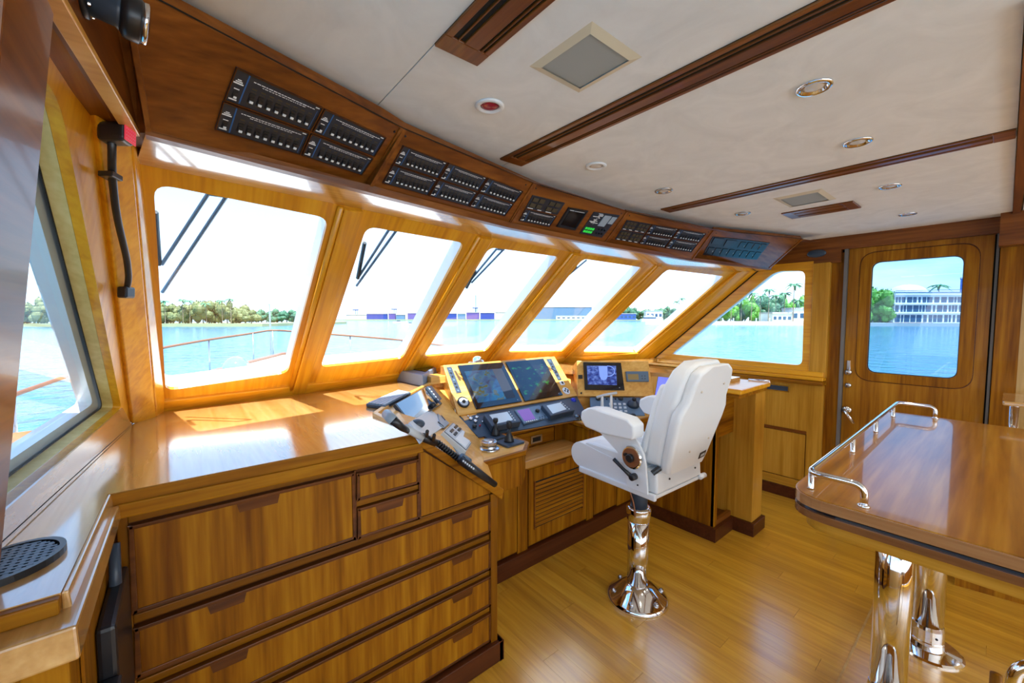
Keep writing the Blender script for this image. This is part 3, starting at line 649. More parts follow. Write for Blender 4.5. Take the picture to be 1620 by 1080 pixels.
# fourth panel
dq4 = [(992, 348), (1117, 369), (1093, 399), (973, 379)]
for k in range(4):
    c0, r0 = (.0, .155)[k % 2], (0, .51)[k // 2]; po, sub, pm, tog, q, n = plate(3, [pquad(*dq4, c0, r0), pquad(*dq4, c0 + .15, r0), pquad(*dq4, c0 + .15, r0 + .48), pquad(*dq4, c0, r0 + .48)], 'grid', 'button_block')
    for j in range(6): u, v_ = .1 + .28 * (j % 3), .15 + .38 * (j // 3); MB().slab(sub(u, v_, u + .22, v_ + .24, 0), n, .003, 0).build('push_button', 'label_brown', po)
    pm([(.1, .88, .35, .94), (.6, .88, .85, .94)], 'white_print')
for r0, r1 in ((0, .49), (.51, 1)):
    for c0, c1 in ((.315, .65), (.66, 1)): plate(3, [pquad(*dq4, c0, r0), pquad(*dq4, c1, r0), pquad(*dq4, c1, r1), pquad(*dq4, c0, r1)])
# fifth
po, sub, pm, tog, q, n = plate(4, [(1128, 374), (1218, 384), (1197, 411), (1112, 403)], 'grid', 'gauge_plate')
for j in range(8): u = .03 + .122 * j; MB().slab(sub(u, .55, u + .09, .92, 0), n, .003, 0).build('gauge', 'black', po)
for j in range(4): u = .5 + .125 * j; MB().slab(sub(u, .1, u + .09, .42, 0), n, .003, 0).build('gauge', 'black', po)
MB().slab(sub(.03, .05, .2, .35, 0), n, .004, 0).slab(sub(.25, .08, .42, .42, 0), n, .004, 0).build('meter', 'slate', po)
pm([(.04 + .061 * k, .62 + .1 * (k % 2), .07 + .061 * k, .68 + .1 * (k % 2)) for k in range(15)] + [(.27, .15, .36, .3)] + [(.51 + .06 * k, .18 + .1 * (k % 2), .54 + .06 * k, .24 + .1 * (k % 2)) for k in range(8)], 'white_print')

# ================================================================== black swivel speaker on the port fascia
FP = plane3(L0, L1, L1 + up_); c = Q((131, -6), FP); ax = V((1, .10, -.10)).normalized()
t = thing('swivel_speaker', 'black round swivel speaker high on the port fascia', 'speaker', c)
MB().lathe([(0.0280, 0.0000), (0.0280, 0.0042), (0.0238, 0.0070), (0.0070, 0.0084)], c, FP[0], 28).build('flange', 'black', t, smooth=True)
MB().lathe([(0.0210, 0.0028), (0.0210, 0.0350), (0.0238, 0.0392)], c, ax, 32).build('body', 'slate', t, smooth=True)
MB().lathe([(0.0238, 0.0392), (0.0301, 0.0434), (0.0315, 0.0490), (0.0315, 0.0616), (0.0294, 0.0644)], c, ax, 32).build('housing', 'black', t, smooth=True)
MB().lathe([(0.0294, 0.0644), (0.0301, 0.0700), (0.0252, 0.0728), (0.0238, 0.0693), (0.0007, 0.0686)], c, ax, 32).build('front_ring', 'chrome', t, smooth=True)
for k in range(4):
    a = pi / 4 + pi / 2 * k; p = c + FP[0] * .007 + V((0, cos(a) * .025, sin(a) * .025)); MB().lathe([(.003, 0), (.0025, .003), (.0005, .003)], p, FP[0], 8).build('screw', 'chrome', t)

# ================================================================== red chart lamp on the corner post
pl = plane3(ta, m1, tb); lpl = off(pl, .035)
hd_ = [Q(k, lpl) for k in [(162, 190), (192, 206), (209, 209), (209, 230), (190, 236), (160, 216)]]
t = thing('chart_lamp', 'black gooseneck chart lamp with a red perforated face on the port corner post', 'lamp', Q((198, 462), lpl))
a0, a1 = Q((161, 203), lpl), Q((191, 221), lpl); dx = (a1 - a0); 
f = (EYE - a1).normalized(); sidew = V((.8, -.6, 0)); upz = V((.05, 0, 1)).normalized()
wd = sidew.normalized(); dp = V((.35, .9, 0)).normalized()
bb = lambda p0, l0, l1, h0, h1, d0, d1: [p0 + wd * l + dp * dd_ + upz * h for (l, dd_, h) in ((l0, d0, h0), (l1, d0, h0), (l1, d1, h0), (l0, d1, h0), (l0, d0, h1), (l1, d0, h1), (l1, d1, h1), (l0, d1, h1))]
hc_ = Q((184, 212), lpl)
k = bb(hc_, -.030, .028, -.020, .020, -.022, .022); MB().hexa(k[:4], k[4:]).build('lamp_head', 'black', t, bevel=.009, seg=3)
k = bb(hc_, .0281, .030, -.018, .018, -.020, .020); MB().hexa(k[:4], k[4:]).build('red_face', 'red_led', t)
g = MB()
for i in range(6):
    for j in range(5): p = hc_ + wd * .0303 + dp * (-.015 + .006 * i) + upz * (-.014 + .007 * j); g.add([p + dp * .0012, p + upz * .0012, p - dp * .0012, p - upz * .0012], [(0, 1, 2, 3)])
tag(g.build('led_dots', 'white_print', t), kind='stuff')
MB().tube(arc([Q(k, lpl) for k in [(177, 222), (177, 275), (184, 340), (201, 410), (204, 440), (200, 460)]], .05), .0075, 10).build('gooseneck', 'black', t, smooth=True)
c = Q((172, 276), lpl); MB().hexa(*[[c + wd * l + dp * d + upz * h for l, d in ((-.018, -.01), (.014, -.01), (.014, .03), (-.018, .03))] for h in (-.006, .006)]).build('clip', 'black', t, bevel=.002)
c = Q((197, 460), lpl); MB().hexa(*[[c + wd * l + dp * d + upz * h for l, d in ((-.014, -.014), (.014, -.014), (.014, .03), (-.014, .03))] for h in (-.02, .012)]).build('base', 'black', t, bevel=.005)

# ================================================================== port counter and desk
YD = 1.36
cz = 1.075
rim = [V((.665, YD, cz)), V((.645, 1.73, cz)), V((.80, 1.915, cz)), V((1.26, 2.36, cz))]
wl = [H[i] + DV * ((1.9 - 1.065) / sin(RAKE)) for i in range(6)]
ctop = [V((-.150, YD, cz))] + rim + [V((2.36, 2.36, cz)), V((2.52, 2.10, cz)), V((2.85, 1.76, cz)), V((2.98, 1.20, cz)), V((3.12, 1.20, cz)), V((3.12, 2.2, cz)), V((3.86, 2.3, cz))] + [V((p.x, p.y, cz)) for p in reversed(wl)][1:] + [V((-.172, 2.225, cz)), V((-.262, 1.33, cz)), V((-.36, .911, cz)), V((-.158, .911, cz))]
t = thing('chart_counter', 'long glossy honey wood counter under the windscreen, sunlit near the window', 'counter', (.2, 1.6, 0))
DESK = t
for p in ctop: p.z = cz
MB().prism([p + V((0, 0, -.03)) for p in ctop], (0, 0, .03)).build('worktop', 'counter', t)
# edge mouldings, front and port wing
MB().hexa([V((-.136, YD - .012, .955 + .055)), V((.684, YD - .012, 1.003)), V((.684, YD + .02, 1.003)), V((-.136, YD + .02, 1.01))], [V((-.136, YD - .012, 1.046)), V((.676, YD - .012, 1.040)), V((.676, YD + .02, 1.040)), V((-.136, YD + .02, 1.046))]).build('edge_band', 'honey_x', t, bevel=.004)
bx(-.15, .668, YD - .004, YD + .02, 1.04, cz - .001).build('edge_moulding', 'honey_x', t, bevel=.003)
ln = V((.011, -.45, 0))
MB().hexa([V((-.158, .911, 1.04)), V((-.146, .911, 1.04)), V((-.140, YD - .004, 1.04)), V((-.152, YD, 1.04))], [V((-.158, .911, cz)), V((-.150, .911, cz)), V((-.144, YD - .004, cz)), V((-.15, YD, cz))]).build('edge_moulding', 'counter', t, bevel=.003)
MB().hexa([V((-.40, .848, .995)), V((-.132, .848, .995)), V((-.128, YD - .01, 1.01)), V((-.40, YD - .01, 1.01))], [V((-.40, .848, 1.048)), V((-.134, .848, 1.048)), V((-.130, YD - .01, 1.046)), V((-.40, YD - .01, 1.046))]).build('edge_band', 'counter', t, bevel=.004)
bx(-.40, -.158, .895, .93, 1.048, cz - .002).build('end_moulding', 'honey_x', t, bevel=.003)
bx(-.60, -.155, .90, YD + .02, 0, .996).build('wing_carcass', 'honey_z', t)
bx(-.20, -.150, .888, .93, 0, .995).build('wing_corner_post', 'honey_z', t, bevel=.003)
# drawer cabinet
prof = [V((-.20, YD + .012, .0)), V((1.03, YD + .012, 0)), V((1.03, YD + .012, .76)), V((.675, YD + .012, 1.03)), V((-.20, YD + .012, 1.03))]
MB().prism(prof, (0, .5, 0)).build('carcass', 'edge_wood', t)
bx(-.138, -.118, YD - .002, YD + .03, .03, 1.01).build('stile', 'frame_z', t, bevel=.002); bx(.995, 1.03, YD - .004, YD + .03, .088, .75).build('stile', 'frame_z', t, bevel=.002)
bx(1.012, 1.03, YD, 1.80, .088, .75).build('side_panel', 'honey_z', t)
for z0, z1 in ((.985, 1.005), (.732, .748), (.712, .728)): pass
for x0, x1, z0, z1 in ((-.118, .668, .990, 1.012), (-.118, .995, .728, .750), (.437, .668, .862, .886)): bx(x0, x1, YD + .004, YD + .03, z0, z1).build('rail', 'frame_x', t, bevel=.002)
for z in (.570, .410, .247): bx(-.118, .995, YD + .006, YD + .03, z - .018, z + .002).build('rail', 'frame_x', t, bevel=.002)
bx(.432, .438, YD - .002, YD + .03, .75, .99).build('divider', 'edge_wood', t); bx(.666, .674, YD - .002, YD + .03, .75, 1.0).build('divider', 'edge_wood', t)
MB().prism([V((.674, YD - .002, .757)), V((.994, YD - .002, .757)), V((1.0, YD - .002, .76)), V((.690, YD - .002, 1.0)), V((.674, YD - .002, 1.0))], (0, .03, 0)).build('wedge_panel', 'honey_z', t)
def drawer(x0, x1, z0, z1, pulls, par):
    d = bx(x0 + .009, x1 - .009, YD - .008, YD + .02, z0 + .009, z1 - .009).build('drawer', 'honey_z', par, bevel=.002)
    m = MB().box(x0, x1, YD - .010, YD + .02, z1 - .010, z1).box(x0, x1, YD - .010, YD + .02, z0, z0 + .010).box(x0, x0 + .010, YD - .010, YD + .02, z0, z1).box(x1 - .010, x1, YD - .010, YD + .02, z0, z1)
    m.build('drawer_edge', 'edge_wood', d, bevel=.002)
    for a, b_ in pulls:
        z = z1 - .009; MB().prism([V((a, YD - .0095, z)), V((b_, YD - .0095, z)), V((b_ - .006, YD - .0095, z - .026)), V((a + .006, YD - .0095, z - .026))], (0, .01, 0)).build('finger_pull', 'edge_wood', d)
    return d
drawer(-.117, .431, .760, .986, [(.105, .212)], t)
drawer(.439, .664, .888, .980, [(.50, .603)], t); drawer(.439, .664, .755, .860, [(.50, .603)], t)
for z0, z1 in ((.592, .722), (.428, .552), (.266, .395), (.105, .229)): drawer(-.117, .990, z0, z1, [(.03, .12), (.80, .90)], t)
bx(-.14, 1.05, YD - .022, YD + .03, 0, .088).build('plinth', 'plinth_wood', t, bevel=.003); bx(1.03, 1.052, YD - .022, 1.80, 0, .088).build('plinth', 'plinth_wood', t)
# black oval grille on the port counter
gp = [P(*k, 'z', 1.082) for k in [(103, 873), (60, 862), (0, 866), (40, 913)]]
gc = V((-.245, 1.062, cz)); t = thing('oval_grille', 'black oval perforated grille lying on the port counter', 'grille', gc)
ring = [gc + V((.068 * cos(a) + .012 * sin(a), .076 * sin(a), 0)) for a in [2 * pi * j / 36 for j in range(36)]]
inn_ = [gc + (p - gc) * .88 for p in ring]
MB().holed(ring, inn_, V((0, 0, 1)), .012, 0).build('rim', 'black', t)
m = MB()
for i in range(-7, 8):
    for ax in (0, 1):
        s_ = i * .0115; pts = []
        for sg in (-1, 1):
            lo, hi = 0, .12
            for _ in range(20):
                mid = (lo + hi) / 2; p = V((s_, sg * mid)) if ax == 0 else V((sg * mid, s_)); 
                if ((p.x) / .060) ** 2 + (p.y / .067) ** 2 < 1: lo = mid
                else: hi = mid
            pts.append(gc + (V((s_, sg * lo, .009)) if ax == 0 else V((sg * lo, s_, .0092))))
        if (pts[0] - pts[1]).length > .01:
            dd_ = (pts[1] - pts[0]).normalized(); sd = V((dd_.y, -dd_.x, 0)) * .0032; m.hexa([pts[0] - sd, pts[0] + sd, pts[1] + sd, pts[1] - sd], [p + V((0, 0, .0015)) for p in (pts[0] - sd, pts[0] + sd, pts[1] + sd, pts[1] - sd)])
tag(m.build('mesh', 'slate', t), kind='stuff')
MB().prism([p + V((0, 0, .001)) for p in inn_], (0, 0, .002)).build('base', 'black', t)
# black holder with gear on the face of the port wing
def wy(u, v_, x): return P(u, v_, 'x', x)
t = thing('wall_holder', 'black plastic holder with a grey handset clipped on the port counter side', 'holder', (-.14, 1.15, .55))
a, b_ = wy(160, 868, -.142), wy(190, 1000, -.110)
bx(-.154, -.149, .985, 1.33, .55, .975).build('back_plate', 'honey_z', t, bevel=.001)
bx(-.148, -.118, 1.08, 1.335, .60, .90).build('pocket', 'black', t, bevel=.008); bx(-.148, -.112, .99, 1.08, .56, .80).build('pouch', 'black', t, bevel=.006)
MB().tube([V((-.134, 1.24, .85)), V((-.134, 1.27, .985))], [.012, .010], 12).build('handset', 'slate', t, smooth=True)
MB().tube(arc([V((-.118, 1.22, .62)), V((-.112, 1.2, .54)), V((-.125, 1.15, .46)), V((-.13, 1.12, .40))], .03), .004, 8).build('cord', 'black', t, smooth=True)
MB().lathe([(.008, 0), (.012, .03), (.004, .05)], (-.13, 1.12, .36), (0, 0, 1), 10).build('plug', 'white_paint', t, smooth=True)
# ================================================================== helm console
ZD = .80
HPd = (P(912, 627, 'z', .9) - P(724, 659, 'z', .9)).normalized(); HPh = V((-HPd.y, HPd.x, 0))
b0 = P(724, 659, 'z', .9); HP = plane3(b0, b0 + HPd, b0 + HPh * cos(pi / 4) + V((0, 0, sin(pi / 4)))); hn = HP[0]
t = thing('helm_console', 'honey wood helm console with two large black displays facing the helm chair', 'console', (1.85, 2.0, 0)); HELM = t
hq = PQ([(700, 579), (876, 565), (912.5, 627), (724, 659)], HP)
hq[0].z = hq[1].z = (hq[0].z + hq[1].z) / 2
# body behind the panel
body = [hq[3] - hn * .001, hq[2] - hn * .001, hq[1] - hn * .001, hq[0] - hn * .001]
bk_ = [V((p.x, 2.47, p.z)) for p in body]; bk_[0].z = bk_[1].z = .80; body2 = list(body)
MB().add([body[0], body[1], body[2], body[3], V((hq[0].x, 2.40, hq[0].z)), V((hq[1].x, 2.40, hq[1].z)), V((hq[1].x, 2.40, .7)), V((hq[0].x, 2.40, .7)), V((body[1].x, body[1].y, .7)), V((body[0].x, body[0].y, .7))],
         [(0, 1, 2, 3), (3, 2, 5, 4), (4, 5, 6, 7), (0, 3, 4, 7, 9), (1, 8, 6, 5, 2), (9, 8, 1, 0), (7, 6, 8, 9)]).build('housing', 'console_light', t)
MB().slab(hq, hn, .012, 0).build('display_panel', 'console_light', t, bevel=.003)
HF = off(HP, .012)
def onp(pts, pl, f_, b_, nm, m, par, bev=0, dz=0): return MB().slab(PQ(pts, off(pl, dz)), pl[0], f_, b_).build(nm, m, par, bevel=bev)
def flat(pts, pl, dz, nm, m, par): return MB().add(PQ(pts, off(pl, dz)), [tuple(range(len(pts)))]).build(nm, m, par)
def insetq(q, a, b_, c, d): return [pquad(*q, a, b_), pquad(*q, c, b_), pquad(*q, c, d), pquad(*q, a, d)]
D1 = [(723.5, 579), (794.5, 574), (825.4, 636), (753, 648)]; D2 = [(798.8, 573.6), (858.7, 568), (889.6, 625.5), (829.7, 636)]
# chart display: procedural chart
m = mat('chart_screen', (.01, .01, .012), .12, coat=.6); bs = m.node_tree.nodes['Principled BSDF']; tc = N(m, 'ShaderNodeTexCoord'); no = N(m, 'ShaderNodeTexNoise'); no.inputs['Scale'].default_value = 3.2; no.inputs['Detail'].default_value = 5; no.inputs['Distortion'].default_value = 1.2
r = ramp(m, [(.30, (.0, .03, .16)), (.44, (.005, .12, .36)), (.56, (.02, .22, .42)), (.60, (.10, .13, .02)), (.70, (.16, .15, .03))]); L(m, tc.outputs['Generated'], no.inputs['Vector']); L(m, no.outputs['Fac'], r.inputs[0]); L(m, r.outputs[0], bs.inputs['Emission Color']); bs.inputs['Emission Strength'].default_value = .4
m = mat('radar_screen', (.01, .01, .012), .1, coat=.6); bs = m.node_tree.nodes['Principled BSDF']; tc = N(m, 'ShaderNodeTexCoord'); no = N(m, 'ShaderNodeTexNoise'); no.inputs['Scale'].default_value = 7; no.inputs['Detail'].default_value = 6
r = ramp(m, [(.56, (.0, .0, .002)), (.64, (.01, .20, .02)), (.75, (.03, .4, .04))]); L(m, tc.outputs['Generated'], no.inputs['Vector']); L(m, no.outputs['Fac'], r.inputs[0]); L(m, r.outputs[0], bs.inputs['Emission Color']); bs.inputs['Emission Strength'].default_value = .7
for D, scr, lab, nm in ((D1, 'chart_screen', 'left helm display with a blue and green chart', 'chart_display'), (D2, 'radar_screen', 'right helm display with green radar echoes on black', 'radar_display')):
    d = tag(onp(D, HF, .010, 0, nm, 'black_gloss', t, .003), lab)
    flat(insetq(D, .10, .13, .93, .86), HF, .0108, 'screen', scr, d)
    c = Q(pquad(*D, .94, .93), off(HF, .0105)); MB().lathe([(.004, 0), (.003, .002), (.0005, .002)], c, hn, 10).build('power_button', 'steel', d)
    if D is D1: flat(insetq(D, .72, .13, .93, .86), HF, .0112, 'side_bar', 'panel_black', d)
for S, lab in (([(706, 581), (714, 580.5), (730, 621), (722, 622)], 'left'), ([(864, 568.3), (871.7, 567.6), (888.3, 600.8), (882.8, 601.6)], 'right')):
    s = onp(S, HF, .004, 0, 'key_strip', 'slate', t, .001)
    for k in range(7):
        c = Q(pquad(*S, .5, .09 + .137 * k), off(HF, .004)); MB().lathe([(.008, 0), (.007, .003), (.0005, .003)], c, hn, 10).build('key', 'slate_light' if k % 3 == 0 else 'black', s)
c = Q((732.7, 636.6), HF); g = MB().lathe([(.040, 0), (.040, .010), (.034, .014), (.031, .010), (.001, .010)], c, hn, 28).build('dial', 'black', t, smooth=True)
MB().lathe([(.030, .0105), (.022, .012), (.016, .0115)], c, hn, 28).build('dial_scale', 'light_grey', g); MB().lathe([(.013, .0105), (.010, .02), (.001, .022)], c, hn, 18).build('dial_knob', 'black', g, smooth=True)
c = Q((889, 606), HF); y_ = hn.cross(HPd)
k = rounded([c + HPd * a + y_ * b_ for a, b_ in ((-.022, -.018), (.022, -.018), (.022, .018), (-.022, .018))], .008); g = MB().prism(k, hn * .004).build('switch_plate', 'white_paint', t); MB().slab([c + HPd * a + y_ * b_ for a, b_ in ((-.004, -.008), (.008, -.008), (.008, .010), (-.004, .010))], hn, .009, .004).build('rocker', 'black', g)
c = Q((895.5, 618.3), HF); g = MB().lathe([(.032, 0), (.032, .004), (.028, .006), (.001, .006)], c, hn, 26).build('round_plate', 'white_paint', t)
for a, b_ in ((-.016, 0), (.016, 0), (0, .014), (.004, -.012)): MB().slab([c + HPd * (a + i) + y_ * (b_ + j) for i, j in ((-.004, -.007), (.004, -.007), (.004, .007), (-.004, .007))], hn, .010, .006).build('button', 'black', g)
# instrument strip
sa, sb_, sd_, sc2 = P(725, 659.5, 'z', .898), P(912.5, 627.5, 'z', .898), P(757, 692, 'z', .806), P(931, 661, 'z', .806)
SP = plane3(sa, sb_, (sd_ + sc2) / 2); sn = SP[0]
sq = [sa, sb_, sc2, sd_]
MB().hexa([V((p.x, p.y + .02, .79)) for p in (sd_, sc2, sb_, sa)], [sd_ - sn * .004, sc2 - sn * .004, sb_ - sn * .004, sa - sn * .004]).build('strip_base', 'console_light', t)
MB().slab(sq, sn, .003, -.004).build('instrument_strip', 'slate', t)
SF = off(SP, .003)
for u, v_, r_, mm in ((744.5, 662.5, .013, 'chrome'), (754, 660.6, .012, 'chrome'), (752, 666.5, .012, 'chrome'), (750.6, 674, .014, 'black'), (759, 674, .006, 'red_lens'), (740, 659.3, .005, 'chrome'), (763, 668, .005, 'chrome')):
    MB().lathe([(r_, 0), (r_, .006), (r_ * .7, .012), (.0005, .012)], Q((u, v_), SF), sn, 14).build('knob', mm, t, smooth=True)
U1 = [(765.4, 655), (811, 647.7), (824.7, 666.5), (779, 674)]; U3 = [(856.8, 640), (890.6, 633), (910, 648), (871.5, 657.5)]; U2 = [(813.6, 648), (853, 640.5), (870, 660.5), (829, 669.5)]
for U, S, lab in ((U1, [(774, 656), (802.5, 651), (811.7, 664), (785, 670)], 'left boxed instrument with a grey screen'), (U3, [(864.7, 641.3), (886.3, 636.5), (896.5, 647), (874.5, 654)], 'right boxed instrument with a grey screen')):
    d = tag(MB().slab(PQ(U, off(SF, .045)), sn, 0, -.045).build('boxed_instrument', 'slate', t, bevel=.006), lab); 
    fl_ = off(SF, .0455); flat(S, fl_, .0, 'screen', 'display_grey', d)
    for k in range(5):
        c = Q(pquad(*U, .83, .14 + .17 * k), off(SF, .045)); MB().lathe([(.006, 0), (.005, .003), (.0005, .003)], c, sn, 8).build('key', 'light_grey', d)
d = tag(MB().slab(PQ(U2, off(SF, .014)), sn, 0, -.014).build('flat_instrument', 'slate_light', t, bevel=.004), 'flat instrument with a purple screen and a rotary knob')
flat([(818, 649.3), (837, 645.3), (847.5, 662.3), (829.6, 665.8)], SF, .0145, 'screen', 'display_purple', d)
MB().lathe([(.015, 0), (.015, .01), (.011, .016), (.0005, .016)], Q((850, 650.5), off(SF, .014)), sn, 16).build('rotary_knob', 'black', d, smooth=True)
for k in range(6): MB().lathe([(.005, 0), (.004, .003), (.0005, .003)], Q((833 + 3.2 * k, 667.2 - .65 * k), off(SF, .014)), sn, 8).build('key', 'white_print', d)
for k in range(6): MB().lathe([(.005, 0), (.004, .003), (.0005, .003)], Q((854 + 4 * (k % 3), 660 - 1 * (k % 3) + 3 * (k // 3)), off(SF, .014)), sn, 8).build('key', 'slate', d)
MB().ball(Q((907, 633.5), SF), .022, 16, 8).build('trackball', 'blue_ball', t, smooth=True)
for k in range(3): MB().lathe([(.007, 0), (.006, .004), (.0005, .004)], Q((905 + 4 * k, 641 - 1 * k), SF), sn, 8).build('key', 'black', t)

# desk slab: U-shaped, with left and right wings
bays = [V((1.02, 1.58, ZD)), V((1.395, 1.585, ZD)), V((1.50, 1.68, ZD)), V((1.52, 1.925, ZD)), V((2.06, 1.91, ZD)), V((2.03, 1.70, ZD)), V((2.16, 1.58, ZD)), V((2.735, 1.565, ZD))]
dk = bays + [V((2.98, 1.565, ZD)), V((2.9, 1.75, ZD)), V((2.33, 2.1, ZD)), V((1.25, 2.06, ZD)), V((1.02, 1.9, ZD))]
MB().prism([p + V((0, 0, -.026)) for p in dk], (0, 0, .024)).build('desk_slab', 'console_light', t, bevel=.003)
m = MB()
for a, b_ in zip(bays, bays[1:]):
    d_ = (b_ - a).normalized(); nn = V((d_.y, -d_.x, 0)); m.hexa([a + V((0, 0, -.028)), b_ + V((0, 0, -.028)), b_ - nn * .018 + V((0, 0, -.028)), a - nn * .018 + V((0, 0, -.028))], [a + nn * .004 + V((0, 0, .001)), b_ + nn * .004 + V((0, 0, .001)), b_ - nn * .018 + V((0, 0, .001)), a - nn * .018 + V((0, 0, .001))])
m.build('desk_edge', 'honey_x', t, bevel=.004)
# fascia below the left wing, step ledge, drawer front, louvred doors
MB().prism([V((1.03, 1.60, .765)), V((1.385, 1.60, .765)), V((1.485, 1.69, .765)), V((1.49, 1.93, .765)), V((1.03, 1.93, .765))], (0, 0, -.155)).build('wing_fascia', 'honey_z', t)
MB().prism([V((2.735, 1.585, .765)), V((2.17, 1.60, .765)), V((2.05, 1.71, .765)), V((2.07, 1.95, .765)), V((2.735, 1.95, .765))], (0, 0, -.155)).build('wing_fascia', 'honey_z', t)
bx(1.03, 2.735, 1.775, 2.0, .600, .646).build('step_ledge', 'counter_x', t, bevel=.003)
bx(1.49, 2.07, 1.95, 2.0, .64, .77).build('back_board', 'honey_z', t)
d = bx(1.53, 1.97, 1.942, 1.952, .662, .752).build('shallow_drawer', 'honey_x', t, bevel=.002)
MB().box(1.52, 1.98, 1.945, 1.953, .655, .661).box(1.52, 1.98, 1.945, 1.953, .753, .759).box(1.974, 1.98, 1.945, 1.953, .655, .759).build('drawer_edge', 'edge_wood', d)
pc = P(806, 690, 'y', 1.94); pc.x = 1.80; pc.z = .70
MB().holed([V((pc.x + a, 1.94, pc.z + b_)) for a, b_ in ((-.05, -.026), (.05, -.026), (.05, .026), (-.05, .026))], [V((pc.x + a, 1.94, pc.z + b_)) for a, b_ in ((-.036, -.015), (.036, -.015), (.036, .015), (-.036, .015))], V((0, -1, 0)), .005, 0).build('pull_frame', 'steel', d); bx(pc.x - .036, pc.x + .036, 1.9385, 1.942, pc.z - .015, pc.z + .015).build('pull_cup', 'black', d)
bx(1.03, 2.735, 1.79, 2.02, 0, .60).build('carcass', 'edge_wood', t)
for x0, x1 in ((1.50, 1.578), (2.124, 2.19), (2.47, 2.73)): bx(x0, x1, 1.775, 1.80, .09, .60).build('stile', 'honey_z', t, bevel=.002)
for x0, x1 in ((1.03, 2.735),): bx(x0, x1, 1.778, 1.80, .592, .602).build('rail', 'honey_x', t)
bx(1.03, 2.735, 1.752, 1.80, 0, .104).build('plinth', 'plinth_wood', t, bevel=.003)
bx(1.06, 1.495, 1.776, 1.80, .118, .585).build('locker_door', 'honey_z', t, bevel=.002)
d = bx(1.588, 2.118, 1.776, 1.80, .118, .588).build('louvred_door', 'honey_z', t, bevel=.002)
MB().prism([V((1.80, 1.7755, .588)), V((1.92, 1.7755, .588)), V((1.91, 1.7755, .562)), V((1.81, 1.7755, .562))], (0, .01, 0)).build('finger_pull', 'mahogany_x', d)
bx(1.635, 2.075, 1.774, 1.777, .215, .505).build('louvre_recess', 'dark_gap', d)
for k in range(11):
    z = .228 + .0255 * k; MB().hexa([V((1.637, 1.768, z - .004)), V((2.073, 1.768, z - .004)), V((2.073, 1.776, z + .005)), V((1.637, 1.776, z + .005))], [V((1.637, 1.768, z + .006)), V((2.073, 1.768, z + .006)), V((2.073, 1.776, z + .016)), V((1.637, 1.776, z + .016))]).build('louvre_slat', 'honey_x', d)
MB().box(1.628, 1.637, 1.768, 1.777, .21, .51).box(2.073, 2.082, 1.768, 1.777, .21, .51).build('louvre_frame', 'mahogany_x', d)
bx(2.20, 2.46, 1.776, 1.80, .118, .588).build('locker_door', 'honey_z', t, bevel=.002)
# starboard side cabinet with an open niche, end post
bx(2.73, 2.78, 1.19, 1.79, .09, .765).build('side_panel', 'honey_z', t)
bx(2.71, 2.80, 1.165, 1.79, 0, .09).build('plinth', 'plinth_wood', t); bx(2.80, 2.98, 1.165, 1.2, 0, .09).build('plinth', 'plinth_wood', t)
bx(2.73, 2.765, 1.186, 1.21, .09, 1.04).build('niche_stile', 'honey_z', t, bevel=.002); bx(2.765, 3.0, 1.188, 1.21, .09, .125).build('niche_rail', 'mahogany_x', t); bx(2.765, 3.0, 1.188, 1.21, .70, 1.04).build('niche_rail', 'honey_x', t); bx(2.765, 3.0, 1.32, 1.34, .10, .72).build('niche_back', 'mahogany_x', t)
bx(2.765, 3.0, 1.21, 1.33, .09, .11).build('niche_floor', 'mahogany_x', t)
bx(3.0, 3.17, 1.05, 1.60, .09, 1.0).build('end_post', 'maple_z', t, bevel=.003); bx(2.98, 3.19, 1.03, 1.6, 0, .09).build('plinth', 'plinth_wood', t, bevel=.003)
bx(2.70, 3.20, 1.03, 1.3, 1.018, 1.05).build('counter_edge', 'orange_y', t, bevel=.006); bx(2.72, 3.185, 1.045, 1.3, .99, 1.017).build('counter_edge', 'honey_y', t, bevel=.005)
MB().tube([V((3.16, 1.16, 1.055)), V((3.205, 1.04, 1.055)), V((3.205, 1.035, 1.03))], .008, 8).build('corner_guard', 'chrome', t, smooth=True)

# starboard monitor panel, turned towards the helm
MPd = V((.777, -.63, 0)).normalized(); mh = V((-MPd.y, MPd.x, 0)); b0 = P(914, 627, 'z', .9); MP = plane3(b0, b0 + MPd, b0 + mh * cos(radians(70)) + V((0, 0, sin(radians(70))))); mn = MP[0]
mq = PQ([(912, 571), (1025, 571.7), (1034, 627), (914, 627)], MP)
tm = thing('monitor_panel', 'honey wood panel with a blue mug picture on its monitor, right of the helm', 'console', (mq[3] + mq[2]) / 2 - V((0, 0, .1)))
MB().slab(mq, mn, .010, -.05).build('panel', 'console_light', tm, bevel=.003)
MB().hexa([V((p.x, p.y, .77)) - mn * .06 for p in (mq[3], mq[2])] + [V((p.x, p.y, .77)) - mn * .25 for p in (mq[2], mq[3])], [mq[0] - mn * .051, mq[1] - mn * .051, mq[1] - mn * .25, mq[0] - mn * .25]).build('housing', 'console_light', tm)
MF = off(MP, .010); MQ = [(922.3, 573), (981.8, 574), (987.8, 617.8), (925, 617)]
